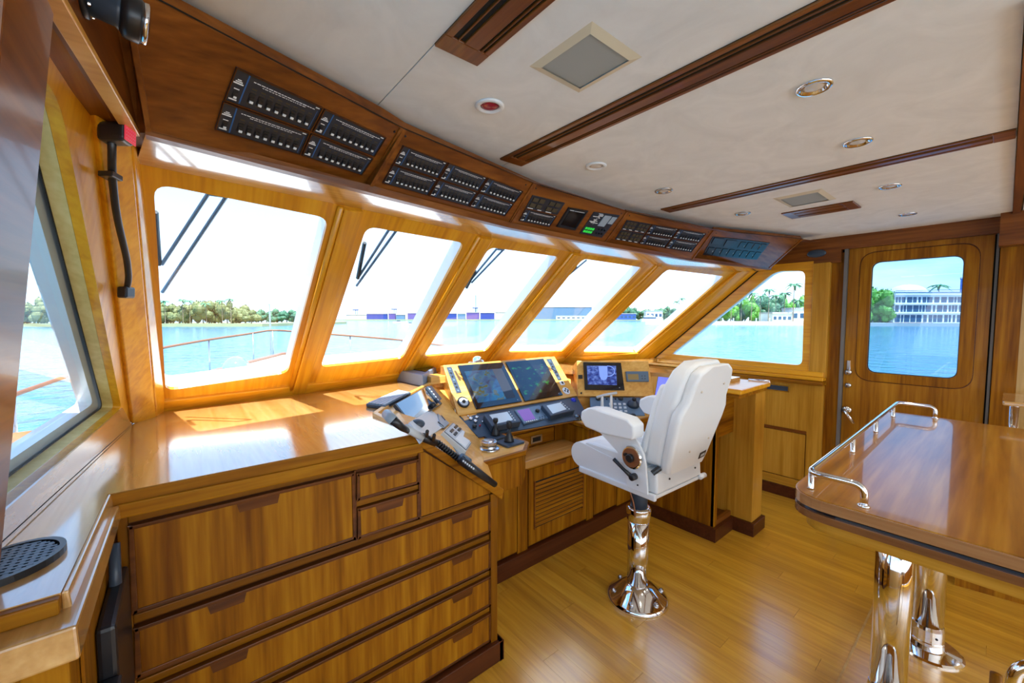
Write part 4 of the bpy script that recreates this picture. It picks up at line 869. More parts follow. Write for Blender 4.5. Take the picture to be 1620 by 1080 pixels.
# monitor picture: mug on blue
m = mat('mug_screen', (.01, .01, .02), .15, coat=.3); bs = m.node_tree.nodes['Principled BSDF']; tc = N(m, 'ShaderNodeTexCoord'); no = N(m, 'ShaderNodeTexNoise'); no.inputs['Scale'].default_value = 7; no.inputs['Detail'].default_value = 3
r = ramp(m, [(.38, (.01, .03, .28)), (.5, (.06, .14, .62)), (.64, (.22, .36, .95))]); L(m, tc.outputs['Generated'], no.inputs['Vector']); L(m, no.outputs['Fac'], r.inputs[0]); L(m, r.outputs[0], bs.inputs['Emission Color']); bs.inputs['Emission Strength'].default_value = .5
mat('mug_light', (.1, .15, .5), .2, emit=(.26, .42, 1.0), es=.55)
d = tag(onp(MQ, MF, .012, 0, 'monitor', 'black_gloss', tm, .003), 'black framed monitor with a blue picture')
SQ = [(928.3, 578.3), (974.4, 578.3), (976, 609), (930, 608)]; flat(SQ, MF, .0126, 'screen', 'mug_screen', d)
mg = [pquad(*SQ, a, b_) for a, b_ in ((.40, .02), (.70, .02), (.70, .55), (.64, .72), (.55, .76), (.47, .72), (.42, .55))]; flat(mg, MF, .0131, 'mug_picture', 'mug_light', d)
pts = [Q(pquad(*SQ, .70 + .25 * sin(a) * 1.0, .28 - .27 * cos(a)), off(MF, .0132)) for a in [pi * k / 10 for k in range(11)]]; MB().tube(pts, .003, 6).build('mug_handle_picture', 'mug_light', d)
MB().lathe([(.005, 0), (.004, .002), (.0005, .002)], Q((980, 613), off(MF, .012)), mn, 8).build('power_button', 'steel', d)
DQ = [(989, 588), (1024.4, 588), (1025.6, 604.3), (991, 604)]; d = onp(DQ, MF, .022, 0, 'small_instrument', 'slate_light', tm, .004); flat(insetq(DQ, .1, .22, .58, .78), MF, .0225, 'screen', 'amber', d)
for k in range(4): MB().lathe([(.005, 0), (.004, .002), (.0005, .002)], Q(pquad(*DQ, .74 + .13 * (k % 2), .4 + .25 * (k // 2)), off(MF, .022)), mn, 8).build('key', 'slate', d)
onp([(914.7, 593), (921.4, 593), (921.6, 599), (914.9, 599)], MF, .006, 0, 'socket', 'black', tm, .001)
MB().lathe([(.008, 0), (.007, .01), (.0005, .01)], Q((919.4, 621.7), MF), mn, 12).build('knob', 'black', tm)
# control panel below
cqd = [P(933, 628, 'z', .895), P(1013, 628, 'z', .895), P(1020.5, 656.5, 'z', .805), P(935, 656, 'z', .805)]
CP = plane3(cqd[0], cqd[1], (cqd[2] + cqd[3]) / 2); cn = CP[0]
tc_ = thing('control_keypad', 'blue grey control panel with a hooded joystick below the mug monitor', 'control panel', (cqd[2] + cqd[3]) / 2)
MB().hexa([V((p.x, p.y, .79)) for p in (cqd[3], cqd[2], cqd[1], cqd[0])], [cqd[3], cqd[2], cqd[1], cqd[0]]).build('body', 'slate_light', tc_, bevel=.004)
CQ = [(933, 628), (1013, 628), (1020.5, 656.5), (935, 656)]
for k in range(12):
    u, v_ = .36 + .09 * (k % 4), .36 + .2 * (k // 4); MB().slab([Q(pquad(*CQ, u + a, v_ + b_), CP) for a, b_ in ((0, 0), (.05, 0), (.05, .1), (0, .1))], cn, .006, 0).build('key', 'light_grey', tc_)
for u in (.33, .42, .5): MB().lathe([(.007, 0), (.006, .006), (.0005, .006)], Q(pquad(*CQ, u, .12), CP), cn, 10).build('key', 'black', tc_)
for u in (.16, .6): MB().lathe([(.018, 0), (.017, .012), (.0005, .014)], Q(pquad(*CQ, u, .12), CP), cn, 16).build('rotary_knob', 'black', tc_, smooth=True)
c = Q(pquad(*CQ, .82, .45), CP); MB().lathe([(.045, 0), (.040, .020), (.024, .038), (.018, .045), (.0005, .046)], c, cn, 20).build('joystick_hood', 'slate', tc_, smooth=True); MB().ball(c + cn * .055, .016, 12, 8).build('joystick_ball', 'black', tc_, smooth=True)
# throttle: twin lever with cross handle
c = P(960, 658, 'z', ZD); tt = thing('throttle_levers', 'white twin throttle levers with a cross grip in front of the control panel', 'throttle', c)
MB().lathe([(.07, 0), (.07, .015), (.055, .05), (.02, .065), (.001, .066)], c, (0, 0, 1), 24).build('base', 'white_paint', tt, smooth=True)
s_ = RT
for k in (-.035, .030):
    MB().tube([c + s_ * k + V((0, 0, .04)), c + s_ * (k * 1.0) + V((0, 0, .15))], [.013, .008], 10).build('lever', 'white_paint', tt, smooth=True)
MB().tube([c + s_ * -.075 + V((0, 0, .135)), c + s_ * -.02 + V((0, 0, .152)), c + s_ * .07 + V((0, 0, .168))], .009, 10).build('grip', 'light_grey', tt, smooth=True)
# violet screen farther right
VP_ = plane3(P(1035.5, 626, 'z', .90), P(1035.5, 626, 'z', .90) + V((.55, -.83, 0)), P(1035.5, 626, 'z', .90) + V((.10, .07, .3))); vq = PQ([(1041, 594.4), (1072, 596), (1066, 628), (1035.5, 626)], VP_)
tv = thing('violet_screen', 'violet blue lit screen between the mug monitor and the chair back', 'screen', (vq[2] + vq[3]) / 2); MB().slab(vq, VP_[0], 0, -.03).build('casing', 'slate', tv); MB().slab([bil(vq, a, b_) for a, b_ in ((.02, .02), (.98, .02), (.98, .98), (.02, .98))], VP_[0], .001, 0).build('screen', 'screen_violet', tv)
# remote and mouse on the desk
c = P(994, 658.5, 'z', ZD); tr = thing('remote_control', 'small black remote on the desk edge below the control panel', 'remote', c)
MB().hexa([c + MPd * a + mh * b_ for a, b_ in ((-.05, -.02), (.05, -.02), (.05, .02), (-.05, .02))], [c + MPd * a + mh * b_ + V((0, 0, .018)) for a, b_ in ((-.05, -.02), (.05, -.02), (.05, .02), (-.05, .02))]).build('body', 'black', tr, bevel=.005)
for k in range(3): MB().lathe([(.005, 0), (.004, .003), (.0005, .003)], c + MPd * (-.025 + .022 * k) + V((0, 0, .018)), (0, 0, 1), 8).build('key', 'slate_light', tr)
c = P(915, 663, 'z', ZD); tr = thing('computer_mouse', 'black computer mouse on the desk beside the chair arm', 'mouse', c)
MB().ball(c, (.055, .035, .032), 18, 8, z0=0).build('shell', 'black_gloss', tr, smooth=True); MB().tube([c + V((-.03, 0, .027)), c + V((-.018, 0, .0315))], .004, 8).build('wheel', 'steel', tr)
# joysticks on the left wing
for P4, b_, tp, lab in (([(763.5, 689.4), (787, 685), (801.7, 690.6), (779.5, 697.5)], (784, 689), .105, 'black joystick on a dark plate nearest the instrument strip'), ([(783, 699), (806.7, 692.5), (830.7, 699), (803, 707)], (805.4, 699), .12, 'black joystick on a dark plate nearest the desk corner')):
    q = [P(*k, 'z', ZD + .006) for k in P4]; c = P(*b_, 'z', ZD + .006); tj = thing('joystick', lab, 'joystick', c - V((0, 0, .006)))
    MB().prism([p - V((0, 0, .006)) for p in rounded(q, .01, 3)], (0, 0, .010)).build('plate', 'slate', tj)
    MB().lathe([(.030, .004), (.026, .012), (.027, .018), (.021, .026), (.022, .031), (.015, .04), (.016, .044), (.010, .052), (.009, .08)], c, (0, 0, 1), 18).build('boot', 'black', tj, smooth=True)
    MB().lathe([(.009, .075), (.015, .085), (.016, tp - .008), (.013, tp), (.001, tp + .002)], c, (0, 0, 1), 18).build('grip', 'black', tj, smooth=True)
c = P(774, 710, 'z', ZD); tj = thing('silver_dial', 'stacked chrome dial on the left desk wing', 'dial', c)
MB().lathe([(.055, 0), (.054, .006), (.040, .010), (.038, .020)], c, (0, 0, 1), 32).build('base', 'steel', tj, smooth=False); MB().lathe([(.039, .020), (.039, .026)], c, (0, 0, 1), 32).build('groove', 'black', tj); MB().lathe([(.042, .026), (.042, .042), (.036, .046), (.030, .045), (.029, .05), (.001, .051)], c, (0, 0, 1), 32).build('knob', 'steel', tj)

# ================================================================== sloping port wing of the console
wA, wB, wD, wE, wF = V((.668, YD, 1.063)), V((1.047, YD, .768)), V((1.33, 1.935, .805)), V((.80, 1.915, 1.075)), V((.645, 1.73, 1.075))
WP = plane3(wA, wB, (wD + wE) / 2); wn2 = WP[0]
t = thing('sloping_wing', 'sloping side panel stepping down from the counter, with handsets and a touch panel', 'console', V((.85, 1.6, .5)))
top_ = [wA + V((0, .016, 0)), wB + V((-.012, .016, 0)), wD, wE, wF]; k = len(top_); lo = [V((p.x, p.y, .62)) for p in top_]
MB().add(top_ + lo, [(0, 1, 2), (0, 2, 3), (0, 3, 4)] + [(i, (i + 1) % k, (i + 1) % k + k, i + k) for i in range(k)] + [tuple(range(k, 2 * k))]).build('body', 'console_light', t)
a, b_ = V((.672, YD - .012, 1.060)), V((1.062, YD - .012, .757))
dn = V((-.0, 0, -.036))
MB().hexa([a + dn, b_ + dn + V((-.01, 0, -.006)), b_ + dn + V((-.01, .03, -.006)), a + dn + V((0, .03, 0))], [a, b_, b_ + V((0, .03, 0)), a + V((0, .03, 0))]).build('edge_board', 'honey_x', t, bevel=.004)
m = MB()
for a, b_ in ((wA, wF), (wF, wE), (wE, V((1.26, 2.36, 1.075)))):
    d_ = (b_ - a).normalized(); nn = V((-d_.y, d_.x, 0)) * .012; m.hexa([a - nn + V((0, 0, -.03)), b_ - nn + V((0, 0, -.03)), b_ + nn + V((0, 0, -.03)), a + nn + V((0, 0, -.03))], [a - nn + V((0, 0, .014)), b_ - nn + V((0, 0, .014)), b_ + nn + V((0, 0, .014)), a + nn + V((0, 0, .014))])
m.build('rim', 'console_light', t, bevel=.003)
# upper part of the wing that carries the tilted screen
u1, u2, u3, u4 = P(622, 640, 'z', 1.065), P(681, 609, 'z', 1.10), P(724, 660, 'z', .90), P(757, 691, 'z', .806)
UPn = plane3(V((.80, 1.915, 1.06)), V((1.33, 1.935, .82)), V((1.25, 2.33, 1.06))); 
MB().add([V((.80, 1.915, 1.075)), V((1.33, 1.935, .806)), V((1.29, 2.07, .9)), V((1.262, 2.36, 1.075)), V((.8, 1.915, .7)), V((1.33, 1.935, .7)), V((1.29, 2.07, .7)), V((1.262, 2.36, .7))], [(0, 1, 2), (0, 2, 3), (0, 1, 5, 4), (1, 2, 6, 5), (2, 3, 7, 6), (3, 0, 4, 7), (4, 5, 6, 7)]).build('upper_slope', 'console_light', t)
def raised(px, pl, h0, h1, nm, m, par, bev=.003): return MB().slab(PQ(px, off(pl, h1)), pl[0], 0, -(h1 - h0)).build(nm, m, par, bevel=bev)
# tilted grey screen standing on the slope
sp0 = P(648, 665, 'z', 1.03); SCR = plane3(sp0, sp0 + V((.55, .62, 0)), sp0 + V((-.14, .12, .17)))
q1 = [(624.5, 638.5), (677.5, 609.5), (700, 638), (648, 668)]
ts = thing('tilted_screen', 'tilted glossy grey screen reflecting wood and window at the top of the sloping wing', 'screen', sp0 - V((0, 0, .05)))
MB().slab(PQ(q1, SCR), SCR[0], 0, -.016).build('casing', 'black', ts, bevel=.002); MB().slab(PQ(insetq(q1, .03, .03, .97, .97), SCR), SCR[0], .001, 0).build('screen', 'mirror_grey', ts)
kq = [(673.5, 613.5), (680.5, 611.5), (697, 632.5), (692.5, 637.5)]; MB().slab(PQ(kq, SCR), SCR[0], .012, 0).build('key_strip', 'slate', ts, bevel=.002)
for k in range(5): MB().lathe([(.006, 0), (.005, .003), (.0005, .003)], Q(pquad(*kq, .55, .12 + .19 * k), off(SCR, .012)), SCR[0], 8).build('key', 'light_grey', ts)
MB().ball(Q((685, 640), off(SCR, .01)), .017, 12, 8).build('knob', 'black', ts, smooth=True)
# grey folder-like flap below it
fq = [(648, 667), (690, 642), (712, 668), (668, 697)]
tf = thing('grey_cover', 'pale grey folded cover lying on the sloping wing below the tilted screen', 'cover', Q((690, 668), WP))
MB().slab(PQ(fq[:2] + fq[2:], off(WP, .016)), wn2, 0, -.016).build('cover', 'light_grey', tf, bevel=.002)
f2 = [(690, 643), (713, 667), (703, 676), (697, 672)]; MB().slab(PQ(f2, off(WP, .022)), wn2, 0, -.006).build('flap', 'grey_plastic', tf)
MB().tube([Q((695, 653), off(WP, .024)), Q((704, 664), off(WP, .024))], .003, 6).build('slot', 'black', tf); MB().tube([Q((693, 667), off(WP, .022)), Q((702, 675), off(WP, .022))], .003, 6).build('slot', 'black', tf)
# touch panel with four buttons
tq = [(720.5, 664.5), (753.6, 690.6), (737.5, 713.5), (701, 682.5)]
tp_ = thing('touch_panel', 'grey touch panel with four dark buttons in a black bezel on the sloping wing', 'control panel', Q((728, 690), WP))
MB().slab(PQ(tq, off(WP, .03)), wn2, 0, -.03).build('casing', 'light_grey', tp_, bevel=.003); MB().slab(PQ(insetq(tq, .02, .03, .98, .97), off(WP, .03)), wn2, .001, 0).build('bezel', 'black', tp_); MB().slab(PQ(insetq(tq, .04, .06, .96, .94), off(WP, .03)), wn2, .002, 0).build('face', 'light_grey', tp_)
for a, b_ in ((.14, .18), (.30, .18), (.14, .52), (.30, .52)): MB().slab(PQ(insetq(tq, a, b_, a + .10, b_ + .22), off(WP, .032)), wn2, .003, 0).build('button', 'black', tp_)
MB().slab(PQ(insetq(tq, .46, .2, .9, .85), off(WP, .032)), wn2, .0015, 0).build('label_plate', 'white_print', tp_); MB().lathe([(.006, 0), (.005, .003), (.0005, .003)], Q(pquad(*tq, .88, .3), off(WP, .033)), wn2, 10).build('indicator', 'white_print', tp_)
g2 = [(706, 693), (722, 701), (738, 716), (731, 722)]; MB().slab(PQ(g2, off(WP, .01)), wn2, 0, -.01).build('lower_plate', 'grey_plastic', tp_, bevel=.002)
# handsets along the outer edge
th = thing('radio_handset', 'grey and black radio handset uppermost on the outer edge of the sloping wing', 'handset', Q((625, 675), WP))
MB().tube([Q((612, 655), off(WP, .02)), Q((622, 665), off(WP, .03))], [.017, .017], 14).build('earpiece', 'grey_plastic', th, smooth=True)
MB().tube([Q((621, 664), off(WP, .03)), Q((636, 676), off(WP, .022)), Q((650, 684), off(WP, .012))], [.015, .012, .008], 12).build('grip', 'black', th, smooth=True)
tg = thing('microphone', 'pale grey cylinder microphone with a black head in the middle of the sloping wing', 'microphone', Q((655, 685), WP))
MB().tube([Q((641, 676), off(WP, .02)), Q((668, 692), off(WP, .02))], [.013, .013], 14).build('body', 'light_grey', tg, smooth=True)
MB().tube([Q((668, 691), off(WP, .02)), Q((688, 700), off(WP, .02))], [.015, .014], 14).build('head', 'black', tg, smooth=True)
for u, v_ in ((674, 682), (685, 688)): MB().tube([Q((u, v_ + 10), off(WP, .02)), Q((u + 2, v_), off(WP, .06))], [.008, .006], 8).build('key_post', 'black', tg)
MB().ball(Q((659, 671), off(WP, .012)), (.035, .025, .02), 14, 8).build('cradle', 'slate', tg, smooth=True)
tk = thing('cable_handset', 'black handset with a coiled cord at the lower end of the sloping wing', 'handset', Q((740, 735), WP))
c0, c1 = Q((692, 700), off(WP, .012)), Q((735, 733), off(WP, .012)); d_ = (c1 - c0); nn = d_.normalized(); e1 = nn.cross(wn2)
MB().tube([c0 + d_ * (k / 96) + (e1 * cos(k * pi / 4) + wn2 * sin(k * pi / 4)) * .010 for k in range(97)], .0042, 6).build('coiled_cord', 'black', tk, smooth=True)
MB().tube([Q((690, 699), off(WP, .01)), Q((728, 727), off(WP, .01))], .012, 10).build('cradle_bar', 'black', tk, smooth=True)
MB().tube([Q((729, 727), off(WP, .022)), Q((745, 739), off(WP, .026)), Q((783, 766), off(WP, .014))], [.018, .017, .012], 12).build('grip', 'black', tk, smooth=True)
MB().tube([Q((730, 723), off(WP, .03)), Q((742, 730), off(WP, .03))], [.016, .014], 12).build('mouthpiece', 'slate_light', tk, smooth=True)
for k in range(6): MB().ball(Q((733 + 3.2 * k, 729 + 2.4 * k), off(WP, .042)), .004, 6, 4).build('key', 'light_grey', tk)
# filler boards between counter, wing and helm box
MB().hexa([V((1.25, 2.05, .70)), V((1.42, 2.05, .70)), V((1.42, 2.55, .70)), V((1.25, 2.55, .70))], [V((1.31, 2.05, .885)), V((1.42, 2.05, .885)), V((1.42, 2.55, 1.12)), V((1.262, 2.40, 1.07))]).build('filler', 'console_light', HELM)
MB().hexa([V((2.25, 2.10, .70)), V((2.52, 1.98, .70)), V((2.62, 2.30, .70)), V((2.25, 2.45, .70))], [V((2.25, 2.10, .88)), V((2.52, 1.98, .88)), V((2.62, 2.30, 1.075)), V((2.25, 2.45, 1.075))]).build('filler', 'console_light', HELM)
# ---- things on the counter
kp = [P(*k, 'z', cz + .012) for k in [(579, 640), (630, 618), (650, 622), (609, 644)]]
t = thing('keyboard', 'flat grey keyboard lying on the sunlit counter behind the sloping wing', 'keyboard', (kp[0] + kp[2]) / 2 - V((0, 0, .012)))
MB().prism([p - V((0, 0, .011)) for p in kp], (0, 0, .016)).build('case', 'slate', t, bevel=.003)
kproto = None
for r_ in range(5):
    for c in range(14):
        u0, v0 = .03 + c * .067, .07 + r_ * .18; q = [bil(kp, u0, v0), bil(kp, u0 + .057, v0), bil(kp, u0 + .057, v0 + .15), bil(kp, u0, v0 + .15)]
        q = [p + V((0, 0, .005)) for p in q]
        if kproto is None: kproto = MB().hexa(q, [p + V((0, 0, .005)) for p in q]).build('key', 'grey_plastic', t); kq0 = q[0].copy()
        else: c_ = kproto.copy(); COL.objects.link(c_); c_.parent = t; c_.location = q[0] - kq0
tb_ = [P(*k, 'z', cz + .07) for k in [(616, 583.5), (692, 578.5), (675, 597), (611, 590)]]
bq_ = [P(*k, 'z', cz) for k in [(610.5, 598), (669, 612)]]
t = thing('chart_tray', 'blue grey tray with a glossy dark top at the sill end of the counter', 'tray', (bq_[0] + bq_[1]) / 2)
f0, f1 = bq_; dpv = V((.30, .36, 0))
lo = [f0, f1, f1 + dpv, f0 + dpv]; MB().hexa(lo, [p + V((0, 0, .075)) for p in lo]).build('body', 'tray_grey', t, bevel=.006)
hi = [p + V((0, 0, .075)) for p in lo]; MB().slab([bil(hi, .08, .25), bil(hi, .97, .25), bil(hi, .97, .97), bil(hi, .08, .97)], V((0, 0, 1)), .004, 0).build('glossy_top', 'black_gloss', t)
c = P(688, 605, 'z', cz); MB().box(c.x - .06, c.x + .05, c.y - .06, c.y + .06, cz, cz + .05).build('honey_block', 'console_light', None, bevel=.004); o = bpy.data.objects['honey_block']; o.name = 'wooden_block'; tag(o, 'small honey wood block on the counter left of the helm displays', 'block')
c = Q((754, 580), off(HP, -.05)); c = V((1.62, 2.40, 1.195)); 
cc = P(755, 574, 'y', 2.42); t = thing('compass', 'silver domed compass rising behind the left helm display', 'compass', cc - V((0, 0, .06)))
MB().ball(cc, .052, 24, 14).build('dome', 'chrome', t, smooth=True); MB().lathe([(.062, -.06), (.062, -.03), (.056, -.015), (.05, -.01)], cc, (0, 0, 1), 24).build('base', 'steel', t, smooth=True); MB().box(cc.x - .085, cc.x - .055, cc.y - .02, cc.y + .02, cc.z - .03, cc.z + .015).build('side_lug', 'chrome', t, bevel=.006)
# ================================================================== helm chair
CC = P(1008, 944, 'z', 0); CA = radians(-1.9)          # local x right, y forward
cx_ = V((cos(CA), sin(CA), 0)); cy_ = V((-sin(CA), cos(CA), 0))
def T(x, y, z): return CC + cx_ * x + cy_ * y + V((0, 0, z))
class CM(MB):
    def prof(s, pts, x0, x1, mi=0):                    # (y,z) profile extruded across the chair
        return s.prism([T(x0, y, z) for y, z in pts], cx_ * (x1 - x0), mi)
def lbox(x0, x1, y0, y1, z0, z1): return MB().hexa([T(x, y, z0) for x, y in ((x0, y0), (x1, y0), (x1, y1), (x0, y1))], [T(x, y, z1) for x, y in ((x0, y0), (x1, y0), (x1, y1), (x0, y1))])
ch = thing('helm_chair', 'white leather helm chair on a chrome pedestal at the console', 'chair', CC)
MB().lathe([(.160, 0), (.160, .010), (.148, .022), (.115, .045), (.085, .072), (.062, .085), (.055, .088)], CC, (0, 0, 1), 48).build('pedestal_base', 'chrome', ch, smooth=True)
for k in range(6):
    a = radians(60 * k + 20); p = CC + V((cos(a) * .128, sin(a) * .128, .036)); MB().lathe([(.014, 0), (.013, .006), (.008, .012), (.001, .012)], p, V((cos(a) * .5, sin(a) * .5, .8)), 12).build('base_bolt', 'steel', ch, smooth=True)
MB().lathe([(.055, .085), (.055, .44)], CC, (0, 0, 1), 40).build('column', 'chrome', ch, smooth=True)
MB().lathe([(.058, .43), (.061, .435), (.061, .452), (.064, .456), (.064, .495), (.058, .505), (.05, .505)], CC, (0, 0, 1), 40).build('collar', 'chrome', ch, smooth=True)
MB().lathe([(.044, .50), (.044, .63)], CC, (0, 0, 1), 32).build('inner_column', 'slate', ch, smooth=True)
MB().lathe([(.06, .622), (.072, .645), (.072, .672)], CC, (0, 0, 1), 28).build('swivel_head', 'leather_tan', ch, smooth=True)
MB().tube(arc([T(-.06, .03, .665), T(-.085, .0, .61), T(-.07, -.02, .54), T(-.062, -.02, .47)], .03), .004, 8).build('cable', 'bronze', ch, smooth=True)
CM().prof([(-.225, .672), (.225, .672), (.225, .690), (-.225, .692)], -.205, .205).build('seat_plate', 'white_paint', ch, bevel=.006, seg=3)
for x0, x1 in ((-.216, -.196), (.196, .216)): lbox(x0, x1, -.232, .235, .668, .700).build('side_rail', 'white_paint', ch, bevel=.007, seg=3)
CM().prof([(-.232, .696), (-.02, .696), (-.02, .80), (-.225, .795)], -.196, .196).build('rear_pan', 'leather', ch, bevel=.010, seg=3)
for x in (-.10, .13): MB().lathe([(.005, 0), (.004, .004), (.0005, .004)], T(x, -.232, .75), -cy_, 10).build('rivet', 'black', ch)
seat = []
for k in range(11):
    a = radians(-85 + 180 * k / 10); seat.append((.228 + .072 * cos(a), .762 + .068 * sin(a)))
seat = [(-.16, .70), (.19, .694)] + seat + [(.10, .812), (.0, .800), (-.16, .805)]
o = CM().prof(seat, -.205, .205).build('seat_cushion', 'leather', ch, bevel=.020, seg=4); smooth_by_angle(o, 60)
for x in (-.155, .155):
    o = CM().prof([(-.14, .79), (.20, .80), (.21, .832), (.14, .848), (-.14, .845)], x - .047, x + .047).build('seat_bolster', 'leather', ch, bevel=.018, seg=3); smooth_by_angle(o, 60)
def lean(z): return -.185 - (z - .8) * .285
def back(pts, y0, y1):
    return MB().prism([T(x, lean(z) + y0, z) for x, z in pts], cy_ * (y1 - y0))
pad = [(-.175, .815), (.175, .815), (.192, .95), (.197, 1.10), (.188, 1.20), (.15, 1.275), (.09, 1.308), (-.09, 1.308), (-.15, 1.275), (-.188, 1.20), (-.197, 1.10), (-.192, .95)]
o = back(pad, -.035, .060).build('back_cushion', 'leather', ch, bevel=.032, seg=5); smooth_by_angle(o, 60)
for x in (-.15, .15):
    o = back([(x - .04, .86), (x + .04, .86), (x + .04, 1.12), (x + .022, 1.2), (x - .022, 1.2), (x - .04, 1.12)], .045, .085).build('back_bolster', 'leather', ch, bevel=.016, seg=3); smooth_by_angle(o, 60)
shell = [(-.155, .785), (.155, .785), (.172, .83), (.205, 1.03), (.205, 1.085), (.172, 1.14), (.168, 1.21), (.148, 1.268), (.10, 1.292), (-.10, 1.292), (-.148, 1.268), (-.168, 1.21), (-.172, 1.14), (-.205, 1.085), (-.205, 1.03), (-.172, .83)]
o = back(shell, -.080, -.028).build('back_shell', 'leather', ch, bevel=.018, seg=4); smooth_by_angle(o, 50)
for x, z in ((-.10, 1.18), (.09, 1.20), (-.03, .88), (.12, .92)): MB().lathe([(.006, 0), (.005, .004), (.0005, .004)], T(x, lean(z) - .080, z), -cy_, 10).build('rivet', 'leather_tan', ch)
MB().prism([T(x, lean(z) - .081, z) for x, z in ((.085, .815), (.14, .820), (.14, .852), (.085, .847))], cy_ * -.002).build('maker_label', 'black', ch)
MB().prism([T(x, lean(z) - .0835, z) for x, z in ((.095, .825), (.13, .828), (.13, .842), (.095, .838))], cy_ * -.0005).build('label_lines', 'light_grey', ch)
for sx in (-1, 1):
    x0, x1 = (-.228, -.216) if sx < 0 else (.216, .228)
    a_ = CM().prof([(-.203, .695), (-.090, .695), (-.075, .78), (-.03, .85), (.095, .93), (.085, .955), (-.12, .955), (-.155, .915), (-.178, .875), (-.19, .83)], x0, x1).build('arm_bracket', 'white_paint', ch, bevel=.003)
    o = CM().prof([(-.155, .948), (.02, .938), (.125, .950), (.158, .985), (.153, 1.025), (.115, 1.048), (.05, 1.056), (-.13, 1.040), (-.165, 1.015), (-.166, .97)], -.290 if sx < 0 else .205, -.205 if sx < 0 else .290).build('arm_rest', 'leather', ch, bevel=.020, seg=4); smooth_by_angle(o, 60)
    xc = -.228 if sx < 0 else .228; hx_ = cx_ * sx
    hub = MB().lathe([(.054, -.02), (.054, .016), (.049, .022)], T(xc, -.125, .852), hx_, 32).build('arm_hub', 'chrome', ch)
    MB().lathe([(.045, .018), (.045, .024), (.001, .024)], T(xc, -.125, .852), hx_, 28).build('hub_disc', 'bronze', hub)
    MB().lathe([(.020, .024), (.020, .036), (.016, .039), (.001, .039)], T(xc, -.125, .852), hx_, 20).build('hub_knob', 'black', hub, smooth=False); MB().lathe([(.008, .024), (.007, .034), (.001, .034)], T(xc, -.098, .862), hx_, 12).build('hub_pin', 'black', hub)
    MB().tube([T(xc + sx * .02, -.128, .764), T(xc + sx * .028, -.09, .788), T(xc + sx * .03, -.035, .822)], [.011, .008, .010], 10).build('recline_lever', 'black', ch, smooth=True); MB().lathe([(.016, -.005), (.016, .028), (.011, .032), (.001, .032)], T(xc, -.134, .762), hx_, 16).build('lever_boss', 'black', ch, smooth=True)
    MB().lathe([(.004, 0), (.003, .004), (.0005, .004)], T(xc, -.15, .725), hx_, 8).build('bolt', 'black', ch)
MB().tube([T(.18, -.232, .690), T(.228, -.232, .690)], .013, 12).build('release_knob', 'white_paint', ch, smooth=True)
MB().tube([T(-.198, -.205, .79), T(-.17, -.225, .815)], .013, 10).build('hinge_pin', 'black', ch)

# ================================================================== pedestal table
zt = .96
t = thing('bar_table', 'high glossy wood table with a chrome rail and two chrome pedestals', 'table', (2.3, .15, 0))
tx0, tx1, ty0, ty1 = 1.452, 3.17, -.30, .413
def tpoly(d, z, r): return rounded([V((tx0 + d, ty0 + d, z)), V((tx1 - d, ty0 + d, z)), V((tx1 - d, ty1 - d, z)), V((tx0 + d, ty1 - d, z))], [.03, .03, .07, r], 8)
MB().prism(tpoly(.004, zt - .003, .11), (0, 0, .003)).build('table_top', 'table_wood', t)
MB().prism(tpoly(0, zt - .034, .115), (0, 0, .031)).build('edge_upper', 'rim_wood', t, bevel=.005)
MB().prism(tpoly(.012, zt - .046, .11), (0, 0, .012)).build('edge_groove', 'black_gloss', t)
MB().prism(tpoly(.0, zt - .068, .115), (0, 0, .022)).build('edge_lower', 'table_edge', t, bevel=.005)
MB().prism(tpoly(.03, zt - .110, .09), (0, 0, .042)).build('apron', 'maple_y', t, bevel=.004)
for (x, y), nm in (((2.0, P(1411.5, 950, 'x', 2.0).y), 1), ((2.575, P(1469, 950, 'x', 2.575).y), 2)):
    c = V((x, y, 0)); MB().lathe([(.122, 0), (.122, .006), (.112, .012), (.065, .018), (.060, .020), (.060, .055), (.0575, .058), (.0575, .11), (.054, .125)], c, (0, 0, 1), 48).build('pedestal_base', 'chrome', t, smooth=False)
    MB().lathe([(.053, .12), (.053, zt - .11)], c, (0, 0, 1), 48).build('pedestal', 'chrome', t, smooth=True)
    MB().lathe([(.047, zt - .135), (.085, zt - .112), (.085, zt - .108)], c, (0, 0, 1), 32).build('pedestal_collar', 'black', t, smooth=True)
    for k in (0, 2): MB().lathe([(.005, 0), (.004, .003), (.0005, .003)], c + V((-.0575 * .8, -.0575 * .6, .085)) * 1.0, (-.8, -.6, 0), 8).build('grub_screw', 'black', t)
rz = zt + .062; f1 = P(1365, 803, 'z', zt); f2 = P(1478, 664, 'z', zt)
x0, x1, y1 = tx0 + .045, tx1 - .045, ty1 - .045
MB().tube(arc([V((x0, f1.y, zt)), V((x0, f1.y, rz)), V((x0, y1, rz)), V((x1, y1, rz)), V((x1, f2.y, rz)), V((x1, f2.y, zt))], .035, 7), .0095, 12).build('rail', 'chrome', t, smooth=True)
for u, v_ in ((1262, 776), (1327, 711), (1371, 681), (1404, 658)):
    p = P(u, v_, 'z', zt); p.y = y1 if u > 1270 else y1
    x = max(x0 + .03, min(x1 - .03, p.x)); MB().lathe([(.011, 0), (.008, .006), (.008, rz - zt)], (x, y1, zt), (0, 0, 1), 12).build('rail_post', 'chrome', t, smooth=True)
for x, y in ((x0, f1.y), (x1, f2.y)): MB().lathe([(.015, 0), (.014, .005), (.0095, .008)], (x, y, zt), (0, 0, 1), 14).build('rail_foot', 'chrome', t, smooth=True)

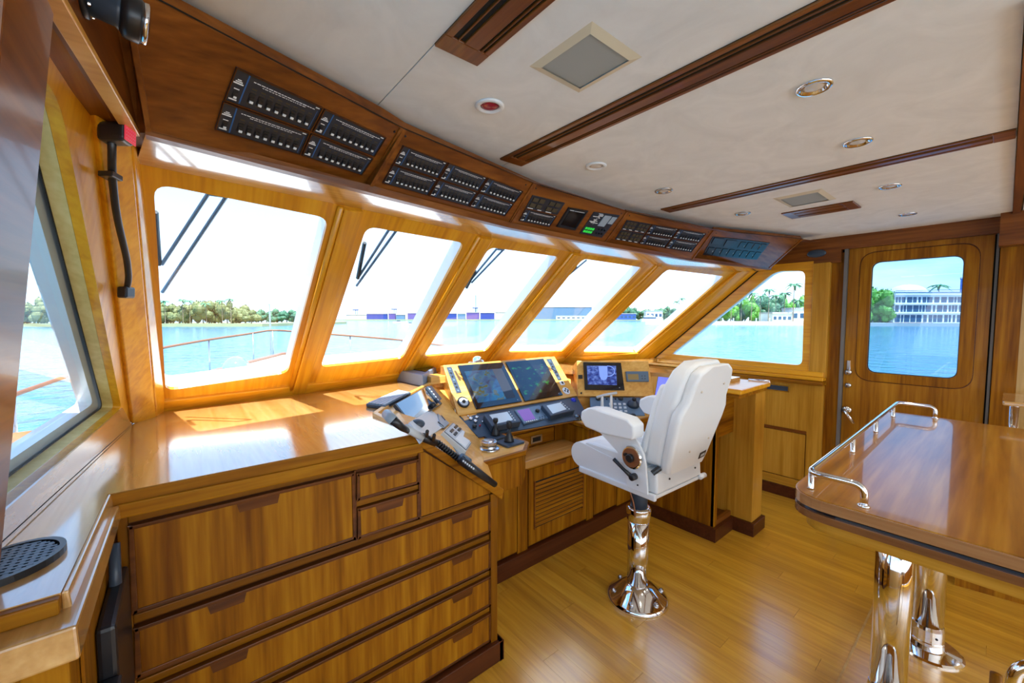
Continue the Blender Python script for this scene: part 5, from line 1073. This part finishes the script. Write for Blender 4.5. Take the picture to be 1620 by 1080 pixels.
# settee base seen under the table, side shelf and a bar stool at the frame's right edge
p0, p1 = P(1510, 925, 'z', 0), P(1640, 962, 'z', 0); d_ = (p1 - p0).normalized(); nn = V((-d_.y, d_.x, 0)); nn = nn if nn.x > 0 else -nn
p1 = p0 + d_ * 1.2
t = thing('settee', 'wooden settee base standing on the floor under the far side of the table', 'settee', (p0 + p1) / 2)
a, b_ = p0, p1; xm = V((XW - .06, 0, 0)).x
MB().hexa([a, b_, V((xm, b_.y, 0)), V((xm, a.y, 0))], [p + V((0, 0, .40)) for p in (a, b_, V((xm, b_.y, 0)), V((xm, a.y, 0)))]).build('base', 'honey_z', t)
MB().hexa([p + V((0, 0, .402)) for p in (a, b_, V((xm, b_.y, 0)), V((xm, a.y, 0)))], [p + V((0, 0, .50)) for p in (a, b_, V((xm, b_.y, 0)), V((xm, a.y, 0)))]).build('seat_cushion', 'leather_tan', t, bevel=.02)
p = P(1586, 633, 'x', 3.55); t = thing('side_shelf', 'small honey wood shelf end on a chrome post beside the door', 'shelf', (3.55, p.y, p.z))
q0, q1 = P(1586, 632, 'x', 3.5), P(1640, 632, 'x', 3.5); bx(3.35, 3.75, q1.y - .3, q0.y, q0.z - .012, q0.z + .012).build('board', 'counter', t, bevel=.008)
c = P(1604, 660, 'x', 3.5); MB().tube([V((3.5, c.y, .5)), V((3.5, c.y, q0.z - .012))], .018, 14).build('post', 'chrome', t, smooth=True)
ts_ = thing('bar_stool', 'chrome framed bar stool with a wooden rail, cut by the lower right corner', 'stool', P(1610, 1085, 'z', .35))
B1 = P(1606, 1046, 'z', .62); B0 = P(1606, 1046, 'z', .62)
MB().tube(arc([B1 + V((.0, -.30, .0)), B1 + V((.01, -.02, 0)), B1 + V((.0, .0, -.03)), B1 + V((-.005, .0, -.62))], .03), .014, 14).build('leg', 'chrome', ts_, smooth=True)
MB().tube(arc([B1 + V((.06, -.36, .0)), B1 + V((.06, -.34, -.02)), B1 + V((.06, -.33, -.3)), B1 + V((.06, -.33, -.62))], .03), .014, 14).build('leg', 'chrome', ts_, smooth=True)
MB().hexa([B1 + V((-.01, -.36, -.01)), B1 + V((.09, -.36, -.01)), B1 + V((.09, -.08, -.01)), B1 + V((-.01, -.08, -.01))], [B1 + V((-.01, -.36, .03)), B1 + V((.09, -.36, .03)), B1 + V((.09, -.08, .03)), B1 + V((-.01, -.08, .03))]).build('seat', 'leather_tan', ts_, bevel=.015)
k = P(1576, 1066, 'z', .5); MB().tube([k + V((0, 0, -.5)), k + V((0, 0, 0))], .012, 12).build('front_post', 'honey_z', ts_, smooth=True)

# ================================================================== boat outside
WL = -2.0
m = MB(); ang = 0
S_ = 3000
m.add([(-S_, -S_, WL), (S_, -S_, WL), (S_, S_, WL), (-S_, S_, WL)], [(0, 1, 2, 3)]); struct(m.build('water', 'water', origin=(0, 0, WL)), 'turquoise water of the bay')
# foredeck with bulwark
port = [P(40, 716, 'z', .25), P(170, 645, 'z', .30), P(275, 603, 'z', .42), P(355, 583, 'z', .50), P(455, 563, 'z', .60)]
cxm = 1.86; port = [V((-1.35, 1.0, .2))] + port
port = [p for p in port if p.x < cxm - .3]
bow = V((cxm, max(p.y for p in port) + 1.0, .66)); stb = [V((2 * cxm - p.x, p.y, p.z)) for p in reversed(port)]
edge = port + [bow] + stb
dk_ = [V((p.x, p.y, .0)) for p in edge]
dpoly = [V((-1.35, 1.0, 0))] + [p for p in edge if p.y > 1.05] + [V((5.07, 1.0, 0)), V((4.7, 1.0, 0)), V((4.7, 3.05, 0)), V((-.75, 3.05, 0)), V((-.75, 1.0, 0))]; dpoly = [V((p.x, p.y, WL - .1)) for p in dpoly]
dm = MB().prism(dpoly, (0, 0, -WL + .12)); struct(dm.build('foredeck', 'deck_white'), 'white foredeck of the yacht ahead of the windscreen')
m = MB(); c2 = MB()
for a, b_ in zip(edge, edge[1:]):
    d_ = V((b_.x - a.x, b_.y - a.y, 0)).normalized(); nn = V((d_.y, -d_.x, 0)) * .09
    m.hexa([V((a.x, a.y, 0)), V((b_.x, b_.y, 0)), V((b_.x, b_.y, 0)) + nn, V((a.x, a.y, 0)) + nn], [a, b_, b_ + nn, a + nn])
    c2.hexa([a - nn * .3, b_ - nn * .3, b_ + nn * 1.2, a + nn * 1.2], [p + V((0, 0, .035)) for p in (a - nn * .3, b_ - nn * .3, b_ + nn * 1.2, a + nn * 1.2)])
fb = thing('bulwark', 'white bulwark around the foredeck with a teak cap', 'bulwark', (cxm, 6, 0)); m.build('wall', 'deck_white', fb); c2.build('cap_rail', 'teak', fb)
# trunk cabin ahead of the windscreen
MB().prism([V((.1, 3.0, .1)), V((3.6, 3.0, .1)), V((3.3, 7.0, .1)), V((.4, 7.0, .1))], (0, 0, .55)).build('cabin_trunk', 'deck_white', None, bevel=.05); tag(bpy.data.objects['cabin_trunk'], 'low white cabin trunk on the foredeck below the windscreen', 'cabin roof')
# rail
rp = [P(5, 633, 'z', .78), P(20, 625, 'z', .8), P(140, 583, 'z', .86), P(245, 552, 'z', .98), P(330, 537, 'z', 1.06), P(400, 527, 'z', 1.14)]
rp = [V((-1.35, 2.0, .74))] + rp
rp = [p for p in rp if p.x < cxm - .4]; rb = V((cxm, rp[-1].y + .75, 1.2))
rs_ = rp + [rb] + [V((2 * cxm - p.x, p.y, p.z)) for p in reversed(rp)]
tr = thing('deck_railing', 'thin foredeck railing with a varnished top rail running round the bow', 'railing', (cxm, 6, 0))
MB().tube(arc(rs_, .5, 5), .022, 8).build('top_rail', 'teak', tr, smooth=True)
for p in rp[1:] + [rb] + [V((2 * cxm - p.x, p.y, p.z)) for p in rp[1:]]: MB().tube([V((p.x, p.y, .1)), p], .016, 8).build('stanchion', 'steel', tr, smooth=True)
pj = V((cxm - .05, rb.y, 1.2)); j = thing('jack_staff', 'thin flag staff standing at the bow', 'staff', (pj.x, pj.y, 0)); MB().tube([V((pj.x, pj.y, .5)), V((pj.x, pj.y, 1.85))], [.025, .018], 8).build('pole', 'steel', j); MB().ball(V((pj.x, pj.y, 1.87)), .03, 8, 6).build('truck', 'white_paint', j)
c = P(374, 583, 'z', .78); t = thing('searchlight', 'round glass domed searchlight on the foredeck seen through the leftmost windscreen pane', 'searchlight', c - V((0, 0, .15)))
MB().ball(c, .17, 20, 12).build('dome', 'lamp_dome', t, smooth=True); MB().lathe([(.175, -.02), (.175, .02), (.165, .02)], c, FW, 24).build('ring', 'chrome', t); MB().lathe([(.14, -.25), (.13, -.10), (.05, -.08)], c, (0, 0, 1), 20).build('base', 'white_paint', t, smooth=True); MB().tube([c + RT * -.19 + V((0, 0, -.2)), c + RT * -.19 + V((0, 0, .02))], .012, 8).build('yoke', 'steel', t); MB().tube([c + RT * .19 + V((0, 0, -.2)), c + RT * .19 + V((0, 0, .02))], .012, 8).build('yoke', 'steel', t)
# wipers just outside the glass
def wiper(i, arms, blade, lab):
    pl = off(FAC[i], -.11); t = thing('windscreen_wiper', lab, 'wiper', Q(arms[0][0], pl))
    for a, b_ in arms: MB().tube([Q(a, pl), Q(b_, pl)], .006, 8).build('arm', 'slate_light', t)
    if blade: MB().tube([Q(blade[0], pl), Q(blade[1], pl)], .009, 6).build('blade', 'black', t)
    if len(arms) > 1: MB().tube([Q(arms[0][1], pl), Q(arms[1][1], pl)], .009, 8).build('pivot_bar', 'slate_light', t)
wiper(0, [((256, 418), (330, 305)), ((257, 462), (359, 309))], ((245, 335), (251, 418)), 'twin armed wiper outside the first windscreen pane from the left')
wiper(1, [((566, 440), (616, 362)), ((564, 452), (628, 363))], ((577, 384), (566, 440)), 'twin armed wiper outside the second windscreen pane from the left')
wiper(2, [((742, 446), (786, 393)), ((746, 447), (797, 394))], ((752, 428), (738, 455)), 'twin armed wiper outside the third windscreen pane from the left')
wiper(3, [((897, 437), (928, 411))], ((912, 421), (886, 446)), 'wiper arm outside the fourth windscreen pane from the left')
wiper(4, [((1036, 440), (1054, 427))], ((1050, 428), (1034, 444)), 'wiper arm tip outside the fifth windscreen pane from the left')

# ================================================================== the shore
def at_water(u, v_): return P(u, v_, 'z', WL)
def crown_mesh(seed, leaf, flat=.75, n=9, leaves=500):
    rnd = random.Random(seed); m = MB()
    for k in range(n):
        a = rnd.uniform(0, 2 * pi); r_ = rnd.uniform(0, .33); c = V((cos(a) * r_, sin(a) * r_, rnd.uniform(.20, .80))); m.ball(c, (rnd.uniform(.16, .28), rnd.uniform(.16, .28), rnd.uniform(.14, .22)), 9, 6)
    cs = [p.copy() for p in m.v]
    for k in range(leaves):
        p = rnd.choice(cs) + V((rnd.uniform(-.03, .03), rnd.uniform(-.03, .03), rnd.uniform(-.03, .03))); s_ = rnd.uniform(.018, .045); a = V((rnd.uniform(-1, 1), rnd.uniform(-1, 1), rnd.uniform(-1, 1))).normalized() * s_; b_ = a.cross(V((rnd.uniform(-1, 1), rnd.uniform(-1, 1), .3))).normalized() * s_
        m.add([p - a, p + b_, p + a, p - b_], [(0, 1, 2, 3)])
    return m
CROWN = {}
def tree(p, h, w, leaf, label, group, seed, name='leafy_tree'):
    t = thing(name, label, 'tree', p, group); key = (leaf, seed % 4)
    if key not in CROWN:
        o = crown_mesh(seed % 4, leaf).build('crown', leaf, None, origin=(0, 0, 0)); k = MB().tube([(0, 0, 0), (.01, 0, .3), (0, .02, .5)], [.035, .028, .02], 6).build('trunk', 'trunk', None, origin=(0, 0, 0)); CROWN[key] = (o.data, k.data); bpy.data.objects.remove(o); bpy.data.objects.remove(k)
    for nm, me in zip(('crown', 'trunk'), CROWN[key]):
        o = bpy.data.objects.new(nm, me); COL.objects.link(o); o.parent = t; o.scale = (w, w, h); o.rotation_euler = (0, 0, seed * 1.3)
    return t
PALM = {}
def palm(p, h, r_, label, group, seed):
    t = thing('palm_tree', label, 'palm', p, group)
    if 'm' not in PALM:
        m = MB()
        for k in range(13):
            a = k * 2.4; el = .9 - .12 * (k % 9); pts = []
            for j in range(6): s_ = j / 5; pts.append(V((cos(a) * s_ * cos(el * .5), sin(a) * s_ * cos(el * .5), s_ * sin(el) * .8 - .75 * s_ * s_)))
            sd = V((-sin(a), cos(a), 0))
            for j in range(5):
                w0, w1 = .13 * (1 - abs(j / 5 - .4)) , .13 * (1 - abs((j + 1) / 5 - .4)) * (0 if j == 4 else 1)
                m.add([pts[j], pts[j] + sd * w0 + V((0, 0, -w0 * .6)), pts[j + 1] + sd * w1 + V((0, 0, -w1 * .6)), pts[j + 1]], [(0, 1, 2, 3)]); m.add([pts[j], pts[j + 1], pts[j + 1] - sd * w1 + V((0, 0, -w1 * .6)), pts[j] - sd * w0 + V((0, 0, -w0 * .6))], [(0, 1, 2, 3)])
        o = m.build('fronds', 'palm_leaf', None, origin=(0, 0, 0)); PALM['m'] = o.data; bpy.data.objects.remove(o)
        k = MB().tube([(0, 0, 0), (.02, 0, .5), (0, 0, 1)], [.03, .022, .018], 6).build('trunk', 'trunk', None, origin=(0, 0, 0)); PALM['t'] = k.data; bpy.data.objects.remove(k)
    o = bpy.data.objects.new('fronds', PALM['m']); COL.objects.link(o); o.parent = t; o.location = (0, 0, h); o.scale = (r_, r_, r_); o.rotation_euler = (0, 0, seed)
    o = bpy.data.objects.new('trunk', PALM['t']); COL.objects.link(o); o.parent = t; o.scale = (h * .45, h * .45, h)
def span(u0, u1, v_, depth=40, name='shore', m_='land', up=1.2):
    a, b_ = at_water(u0, v_), at_water(u1, v_); d_ = (b_ - a).normalized(); nn = V((-d_.y, d_.x, 0)); nn = nn if nn.dot(FW) > 0 else -nn
    return struct(MB().prism([a, b_, b_ + nn * depth, a + nn * depth], (0, 0, up)).build(name, m_), None)
def place(u, vb, vt, back=0):               # base point on the shore behind waterline vb, and the height that reaches vt
    a = at_water(u, vb); d = (a - EYE); d.z = 0; f = 1 + back / d.length; p = EYE + V((d.x * f, d.y * f, 0)); p.z = WL + 1.0
    depth = (p - EYE).dot(V((FW.x, FW.y, 0)).normalized()); zt_ = EYE.z + (503 - vt) / FPX * depth
    return p, zt_ - p.z, depth / FPX
rnd = random.Random(4)
span(-60, 415, 516.5); span(395, 500, 513.5); 
k = 0
for u in np.arange(-20, 405, 9.5):
    top_v = 474 + 6 * sin(u * .05) + rnd.uniform(-4, 5) + max(0, (u - 300) * .09); p, h, px_ = place(u, 516.5, top_v, rnd.uniform(4, 22)); tree(p, h, 27 * px_, 'leaf_olive', 'leafy olive tree of the treeline seen through the leftmost windows', 'treeline through the leftmost windows', k); k += 1
for u in (262, 290, 301, 327, 352, 366): p, h, px_ = place(u, 516.5, 473 + rnd.uniform(-4, 4), 3); palm(p, h * .9, 9 * px_, 'palm rising from the olive treeline beyond the leftmost pane', 'palms in the left treeline', u)
for u in np.arange(398, 505, 8): p, h, px_ = place(u, 513.5, 488 + rnd.uniform(-2, 3) + (u - 398) * .04, rnd.uniform(4, 30)); tree(p, h, 22 * px_, 'leaf_teal', 'dark green tree of the treeline at the right of the leftmost pane', 'dark treeline by the bow', k); k += 1
# commercial port, far ahead
span(530, 960, 506.8, 120, up=1.5)
def block(u0, u1, vb, v1, m_, lab, cat, back=10, th=25, name='warehouse', wins=0, grp=None):
    p0, h, px_ = place(u0, vb, v1, back); p1, h1, _ = place(u1, vb, v1, back); d_ = (p1 - p0).normalized(); nn = V((-d_.y, d_.x, 0)); nn = nn if nn.dot(FW) > 0 else -nn
    t = thing(name, lab, cat, (p0 + p1) / 2, grp); MB().prism([p0, p1, p1 + nn * th, p0 + nn * th], (0, 0, h)).build('wall', m_, t); MB().prism([p + V((0, 0, h)) for p in (p0 - nn * .5 - d_ * .5, p1 - nn * .5 + d_ * .5, p1 + nn * th, p0 + nn * th)], (0, 0, .8)).build('roof', 'concrete', t)
    for j in range(wins):
        a = p0 + (p1 - p0) * ((j + .2) / wins) - nn * .15; b_ = p0 + (p1 - p0) * ((j + .8) / wins) - nn * .15; MB().prism([a + V((0, 0, h * .35)), b_ + V((0, 0, h * .35)), b_ + V((0, 0, h * .7)), a + V((0, 0, h * .7))], nn * .2).build('window', 'window_dark', t)
    return t
BL = [(548, 580, 498, 'concrete', 'pale low port building at the left of the second pane'), (580, 612, 496.5, 'blue_box', 'long blue container block, leftmost of the port seen in the second pane'), (615, 625, 496, 'purple_box', 'short purple container stack right of the long blue block'), (627, 640, 498, 'warehouse', 'low grey blue shed between the container stacks'),
      (645, 664, 495.5, 'purple_box', 'purple blue container stack at the right of the second pane'), (700, 722, 496, 'blue_box', 'blue container stack at the left of the third pane'), (724, 736, 496.5, 'warehouse', 'small grey shed between stacks in the third pane'), (738, 758, 494.5, 'purple_box', 'purple container stack in the middle of the third pane'), (760, 782, 495, 'blue_box', 'blue container stack right of the purple one in the third pane'), (784, 806, 494, 'concrete', 'pale port building at the right of the third pane')]
for u0, u1, v1, mm, lab in BL: block(u0, u1, 506.6, v1, mm, lab, 'container stack' if 'container' in lab else 'building', 12, 6, name='container_stack' if 'container' in lab else 'port_building')
block(836, 936, 506.6, 486, 'warehouse', 'long grey blue warehouse seen through the fourth pane', 'warehouse', 45, 60, wins=0); block(880, 950, 506.6, 500, 'villa_white', 'low white waterside building in front of the long warehouse', 'building', 1, 4, name='port_building', wins=9)
for u, v1 in ((563, 490), (624, 489), (752, 487), (753, 467)):
    p, h, px_ = place(u, 506.6, v1, 60); t = thing('harbour_crane' if v1 > 480 else 'radio_mast', {563: 'faint crane at the left of the port skyline', 624: 'blue crane above the purple stack in the second pane', 752: 'blue crane above the stacks of the third pane', 753: 'thin tall mast above the port in the third pane'}[u], 'crane' if v1 > 480 else 'mast', p)
    MB().tube([p, p + V((0, 0, h))], .5 * px_, 6).build('tower', 'warehouse', t)
    if v1 > 480: MB().tube([p + RT * -4.5 * px_ + V((0, 0, h)), p + RT * 4.5 * px_ + V((0, 0, h))], .9 * px_, 6).build('jib', 'blue_box', t); MB().tube([p + RT * 2.5 * px_, p + RT * 2.5 * px_ + V((0, 0, h))], .45 * px_, 6).build('tower', 'warehouse', t)
for u, vb, L_ in ((631, 510.5, 9), (650, 513.5, 6)):
    p = at_water(u, vb); s_ = p.length / FPX; t = thing('motor_boat', 'small white motor boat crossing the bay %s' % ('below the purple stack in the second pane' if u == 631 else 'nearest the right edge of the second pane'), 'boat', p)
    q = [p + RT * a * s_ + V((FW.x, FW.y, 0)) * b_ * s_ for a, b_ in ((-L_, -1.5), (L_ * .5, -1.5), (L_, 0), (L_ * .5, 1.5), (-L_, 1.5))]; MB().prism(q, (0, 0, 2 * s_)).build('hull', 'white_paint', t); MB().prism([p + RT * a * s_ + V((FW.x, FW.y, 0)) * b_ * s_ + V((0, 0, 2 * s_)) for a, b_ in ((-3, -1), (2, -1), (2, 1), (-3, 1))], (0, 0, 1.6 * s_)).build('cabin', 'window_dark', t)
# green shore with houses and a yacht (fifth pane)
span(960, 1110, 507.0, 60)
for u in np.arange(962, 1118, 8): p, h, px_ = place(u, 507, 486 + rnd.uniform(-3, 3) - max(0, u - 1065) * .12, rnd.uniform(14, 45)); tree(p, h, 17 * px_, 'leaf_teal', 'blue green tree of the far shore in the fifth pane', 'far shore trees in the fifth pane', k); k += 1
for u in (1070, 1078, 1092, 1104): p, h, px_ = place(u, 507, 473 + rnd.uniform(-5, 4), 12); palm(p, h * .9, 8 * px_, 'palm above the far shore trees in the fifth pane', 'palms in the fifth pane', u)
block(974, 1006, 507, 496.5, 'tower_blue', 'low dark waterside house at the left of the fifth pane', 'house', 4, 10, name='house', wins=5); block(1022, 1048, 507, 492, 'villa_white', 'white house with dark windows behind the yacht in the fifth pane', 'house', 6, 10, name='house', wins=4)
p = at_water(1030, 508); s_ = (p - EYE).length / FPX / 1.06; t = thing('motor_yacht', 'white motor yacht moored at the far shore in the fifth pane', 'yacht', p); fwd_ = V((FW.x, FW.y, 0)).normalized()
for nm, a0, a1, z0, z1, mm in (('hull', -16, 18, 0, 4, 'white_paint'), ('cabin', -12, 8, 4, 6.5, 'window_dark'), ('upper_deck', -11, 6, 6.5, 8, 'white_paint'), ('bridge', -6, 2, 8, 10, 'white_paint')):
    MB().prism([p + RT * a * s_ + fwd_ * b_ * s_ + V((0, 0, z0 * s_)) for a, b_ in ((a0, -3), (a1 - 4, -3), (a1, 0), (a1 - 4, 3), (a0, 3))], (0, 0, (z1 - z0) * s_)).build(nm, mm, t)
# starboard shore: sea wall, palms, villa
sw_a, sw_b = at_water(1100, 513.5), at_water(1300, 514.5); d_ = (sw_b - sw_a).normalized(); nn = V((-d_.y, d_.x, 0)); nn = nn if nn.dot(FW) > 0 else -nn
sw_a -= d_ * 25
struct(MB().prism([sw_a, sw_b, sw_b + nn * 1.0, sw_a + nn * 1.0], (0, 0, 1.9)).build('sea_wall', 'villa_white'), 'white sea wall along the starboard shore'); struct(MB().prism([sw_a + nn, sw_b + nn, sw_b + nn * 80, sw_a + nn * 80], (0, 0, 1.7)).build('shore', 'land'))
for j, u in enumerate((1133, 1160, 1196, 1217)):
    p = at_water(u, 514.3); t = thing('mooring_post', 'white mooring post along the sea wall, number %s from the left' % ['one', 'two', 'three', 'four'][j], 'post', p); MB().tube([p, p + V((0, 0, 3.2))], .25, 8).build('post', 'white_paint', t); MB().ball(p + V((0, 0, 3.2)), .3, 8, 5).build('cap', 'white_paint', t)
for u in np.arange(1088, 1290, 7.5):
    big = 462 + (10 if u < 1180 else 4) + rnd.uniform(-5, 8) + max(0, 1150 - u) * .35; p, h, px_ = place(u, 513.8, big, rnd.uniform(14, 50)); tree(p, h, 24 * px_, 'leaf_green' if rnd.random() < .5 else 'leaf_teal', 'dense green tree on the starboard shore behind the sea wall', 'trees behind the sea wall', k); k += 1
for u, v1 in ((1140, 470), (1156, 462), (1172, 468), (1188, 458), (1202, 463), (1215, 452), (1226, 462), (1240, 458), (1262, 470)): p, h, px_ = place(u, 513.8, v1 + 2, 6); palm(p, h * .92, 12 * px_, 'palm of the grove behind the sea wall', 'palms of the starboard grove', u)
p, h, px_ = place(1254, 513.8, 447, 4); palm(p, h * .95, 15 * px_, 'tall lone palm standing clear against the sky in the starboard window', None, 2.2)
def villa(u0, u1, v1, lab, wins):
    return block(u0, u1, 513.8, v1, 'villa_white', lab, 'house', 5, 12, name='villa', wins=wins)
villa(1222, 1252, 496, 'low white villa wing at the right of the starboard window', 4); villa(1252, 1296, 489, 'taller white villa at the right edge of the starboard window', 4)
# seen through the door: tree, large white building with a dome, dock, tower
bs_a, bs_b = at_water(1350, 515.5), at_water(1560, 516.5); d_ = (bs_b - bs_a).normalized(); nn = V((-d_.y, d_.x, 0)); nn = nn if nn.dot(RT) > 0 else -nn
struct(MB().prism([bs_a - d_ * 10, bs_b + d_ * 30, bs_b + d_ * 30 + nn * 120, bs_a - d_ * 10 + nn * 120], (0, 0, 1.4)).build('shore', 'concrete'))
for u, vt, w_ in ((1362, 462, 30), (1378, 452, 36), (1395, 450, 38), (1408, 462, 26), (1388, 476, 30), (1402, 480, 24), (1374, 484, 26)): p, h, px_ = place(u, 515.5, vt, rnd.uniform(8, 20)); tree(p, h, w_ * px_, 'leaf_green', 'bright green broad tree left of the domed building', 'bright green trees beside the domed building', k); k += 1
p0, h, px_ = place(1413, 515.8, 461, 14); p1, h1, _ = place(1560, 515.8, 461, 14); 
d_ = (p1 - p0).normalized(); nn = V((-d_.y, d_.x, 0)); nn = nn if nn.dot(RT) > 0 else -nn
h = place(1470, 515.8, 463, 14)[1]
t = thing('domed_building', 'large white three storey waterside building with a pale dome, seen through the door window', 'building', (p0 + p1) / 2)
MB().prism([p0, p1, p1 + nn * 25, p0 + nn * 25], (0, 0, h)).build('wall', 'villa_white', t)
W_ = (p1 - p0).length
for z_ in (.33, .62, .93): MB().prism([p0 - nn * .9 - d_ * .4 + V((0, 0, h * z_)), p1 - nn * .9 + V((0, 0, h * z_)), p1 + V((0, 0, h * z_)), p0 - d_ * .4 + V((0, 0, h * z_))], (0, 0, h * .035)).build('balcony_slab', 'white_paint', t)
for fl_, (z0, z1) in enumerate(((.05, .28), (.38, .59), (.68, .86))):
    x = .012
    rr_ = random.Random(fl_)
    while x < .95:
        w_ = rr_.choice((.022, .036, .052, .056)); a = p0 + d_ * (W_ * x) - nn * .12; b_ = p0 + d_ * (W_ * (x + w_)) - nn * .12
        o = MB().prism([a + V((0, 0, h * z0)), b_ + V((0, 0, h * z0)), b_ + V((0, 0, h * z1)), a + V((0, 0, h * z1))], nn * .2).build('window', 'window_dark', t); x += w_ + rr_.choice((.010, .012, .022))
MB().prism([p0 - nn * .5 + V((0, 0, h)), p1 - nn * .5 + V((0, 0, h)), p1 + V((0, 0, h)), p0 + V((0, 0, h))], (0, 0, .35)).build('roof_edge', 'warehouse', t)
MB().tube([p0 - nn * .4 + V((0, 0, h * 1.06)), p1 - nn * .4 + V((0, 0, h * 1.10))], .12, 6).build('roof_rail', 'tower_blue', t)
c = p0 + d_ * (W_ * .31) + nn * 8; c.z = p0.z + h; r_ = 24 * px_; m = MB().ball(c, (r_, r_, 15 * px_), 28, 10, z0=0); m.build('dome', 'villa_white', t, smooth=False)
p, h_, px_ = place(1482, 515.8, 452, 30); palm(p, h_, 16 * px_, 'palm whose crown rises behind the white building roof', None, .7)
p, h_, px_ = place(1515, 515.8, 441, 200); aw = V((p.x, p.y, 0)).normalized() * 18; t = thing('tower_block', 'distant blue tower behind the white building', 'building', p); MB().prism([p, p + RT * 16 * px_, p + RT * 16 * px_ + aw, p + aw], (0, 0, h_)).build('wall', 'tower_blue', t); MB().prism([p + V((0, 0, h_)) - RT * .5, p + RT * 16.5 * px_ + V((0, 0, h_)), p + RT * 16 * px_ + aw + V((0, 0, h_)), p + aw + V((0, 0, h_))], (0, 0, 1)).build('roof', 'concrete', t)
a, b_ = at_water(1414, 515.6), at_water(1474, 515.8); t = thing('floating_dock', 'reddish wooden dock in front of the domed building', 'dock', (a + b_) / 2); MB().prism([a + V((0, 0, .9)), b_ + V((0, 0, .9)), b_ + nn * 4 + V((0, 0, .9)), a + nn * 4 + V((0, 0, .9))], (0, 0, .6)).build('deck', 'roof_red', t)
for j in range(6): q = a + (b_ - a) * (j / 5); MB().tube([q + V((0, 0, -.3)), q + V((0, 0, 1.6))], .25, 8).build('pile', 'dock_wood', t)
aw_ = struct(MB().holed([V((-.62, -3.4, 0)), V((4.0, -3.4, 0)), V((4.0, -3.4, ZC)), V((-.62, -3.4, ZC))], [V((-.4, -3.4, .85)), V((3.8, -3.4, .85)), V((3.8, -3.4, 1.95)), V((-.4, -3.4, 1.95))], V((0, 1, 0)), 0, -.06).build('wall_aft', 'honey_z', None, origin=(1.7, -3.4, 0)), 'aft wall with wide windows behind the camera')
# roof of the wheelhouse and the port side, so that light only enters where there is glass
struct(bx(-1.2, 4.9, -3.4, 1.32, ZC + .061, ZC + .12).build('roof', 'deck_white', origin=(0, 0, ZC)), 'wheelhouse roof')
struct(bx(-1.2, 4.9, -9.5, -3.4, -.14, -.10).build('aft_bounce_deck', 'deck_white', origin=(0, 0, 0)), 'unseen pale deck behind the wheelhouse added to bounce sunlight onto the ceiling')  # surface added out of view to throw sunlight up at the ceiling
struct(bx(-.62, -.50, -3.4, .86, 0, .95).build('wall_port_aft', 'pale_wood'), 'port side lining behind the camera')
struct(bx(-.62, -.50, -3.4, .70, 1.9, ZC).build('wall_port_head', 'pale_wood'), 'port header behind the camera')
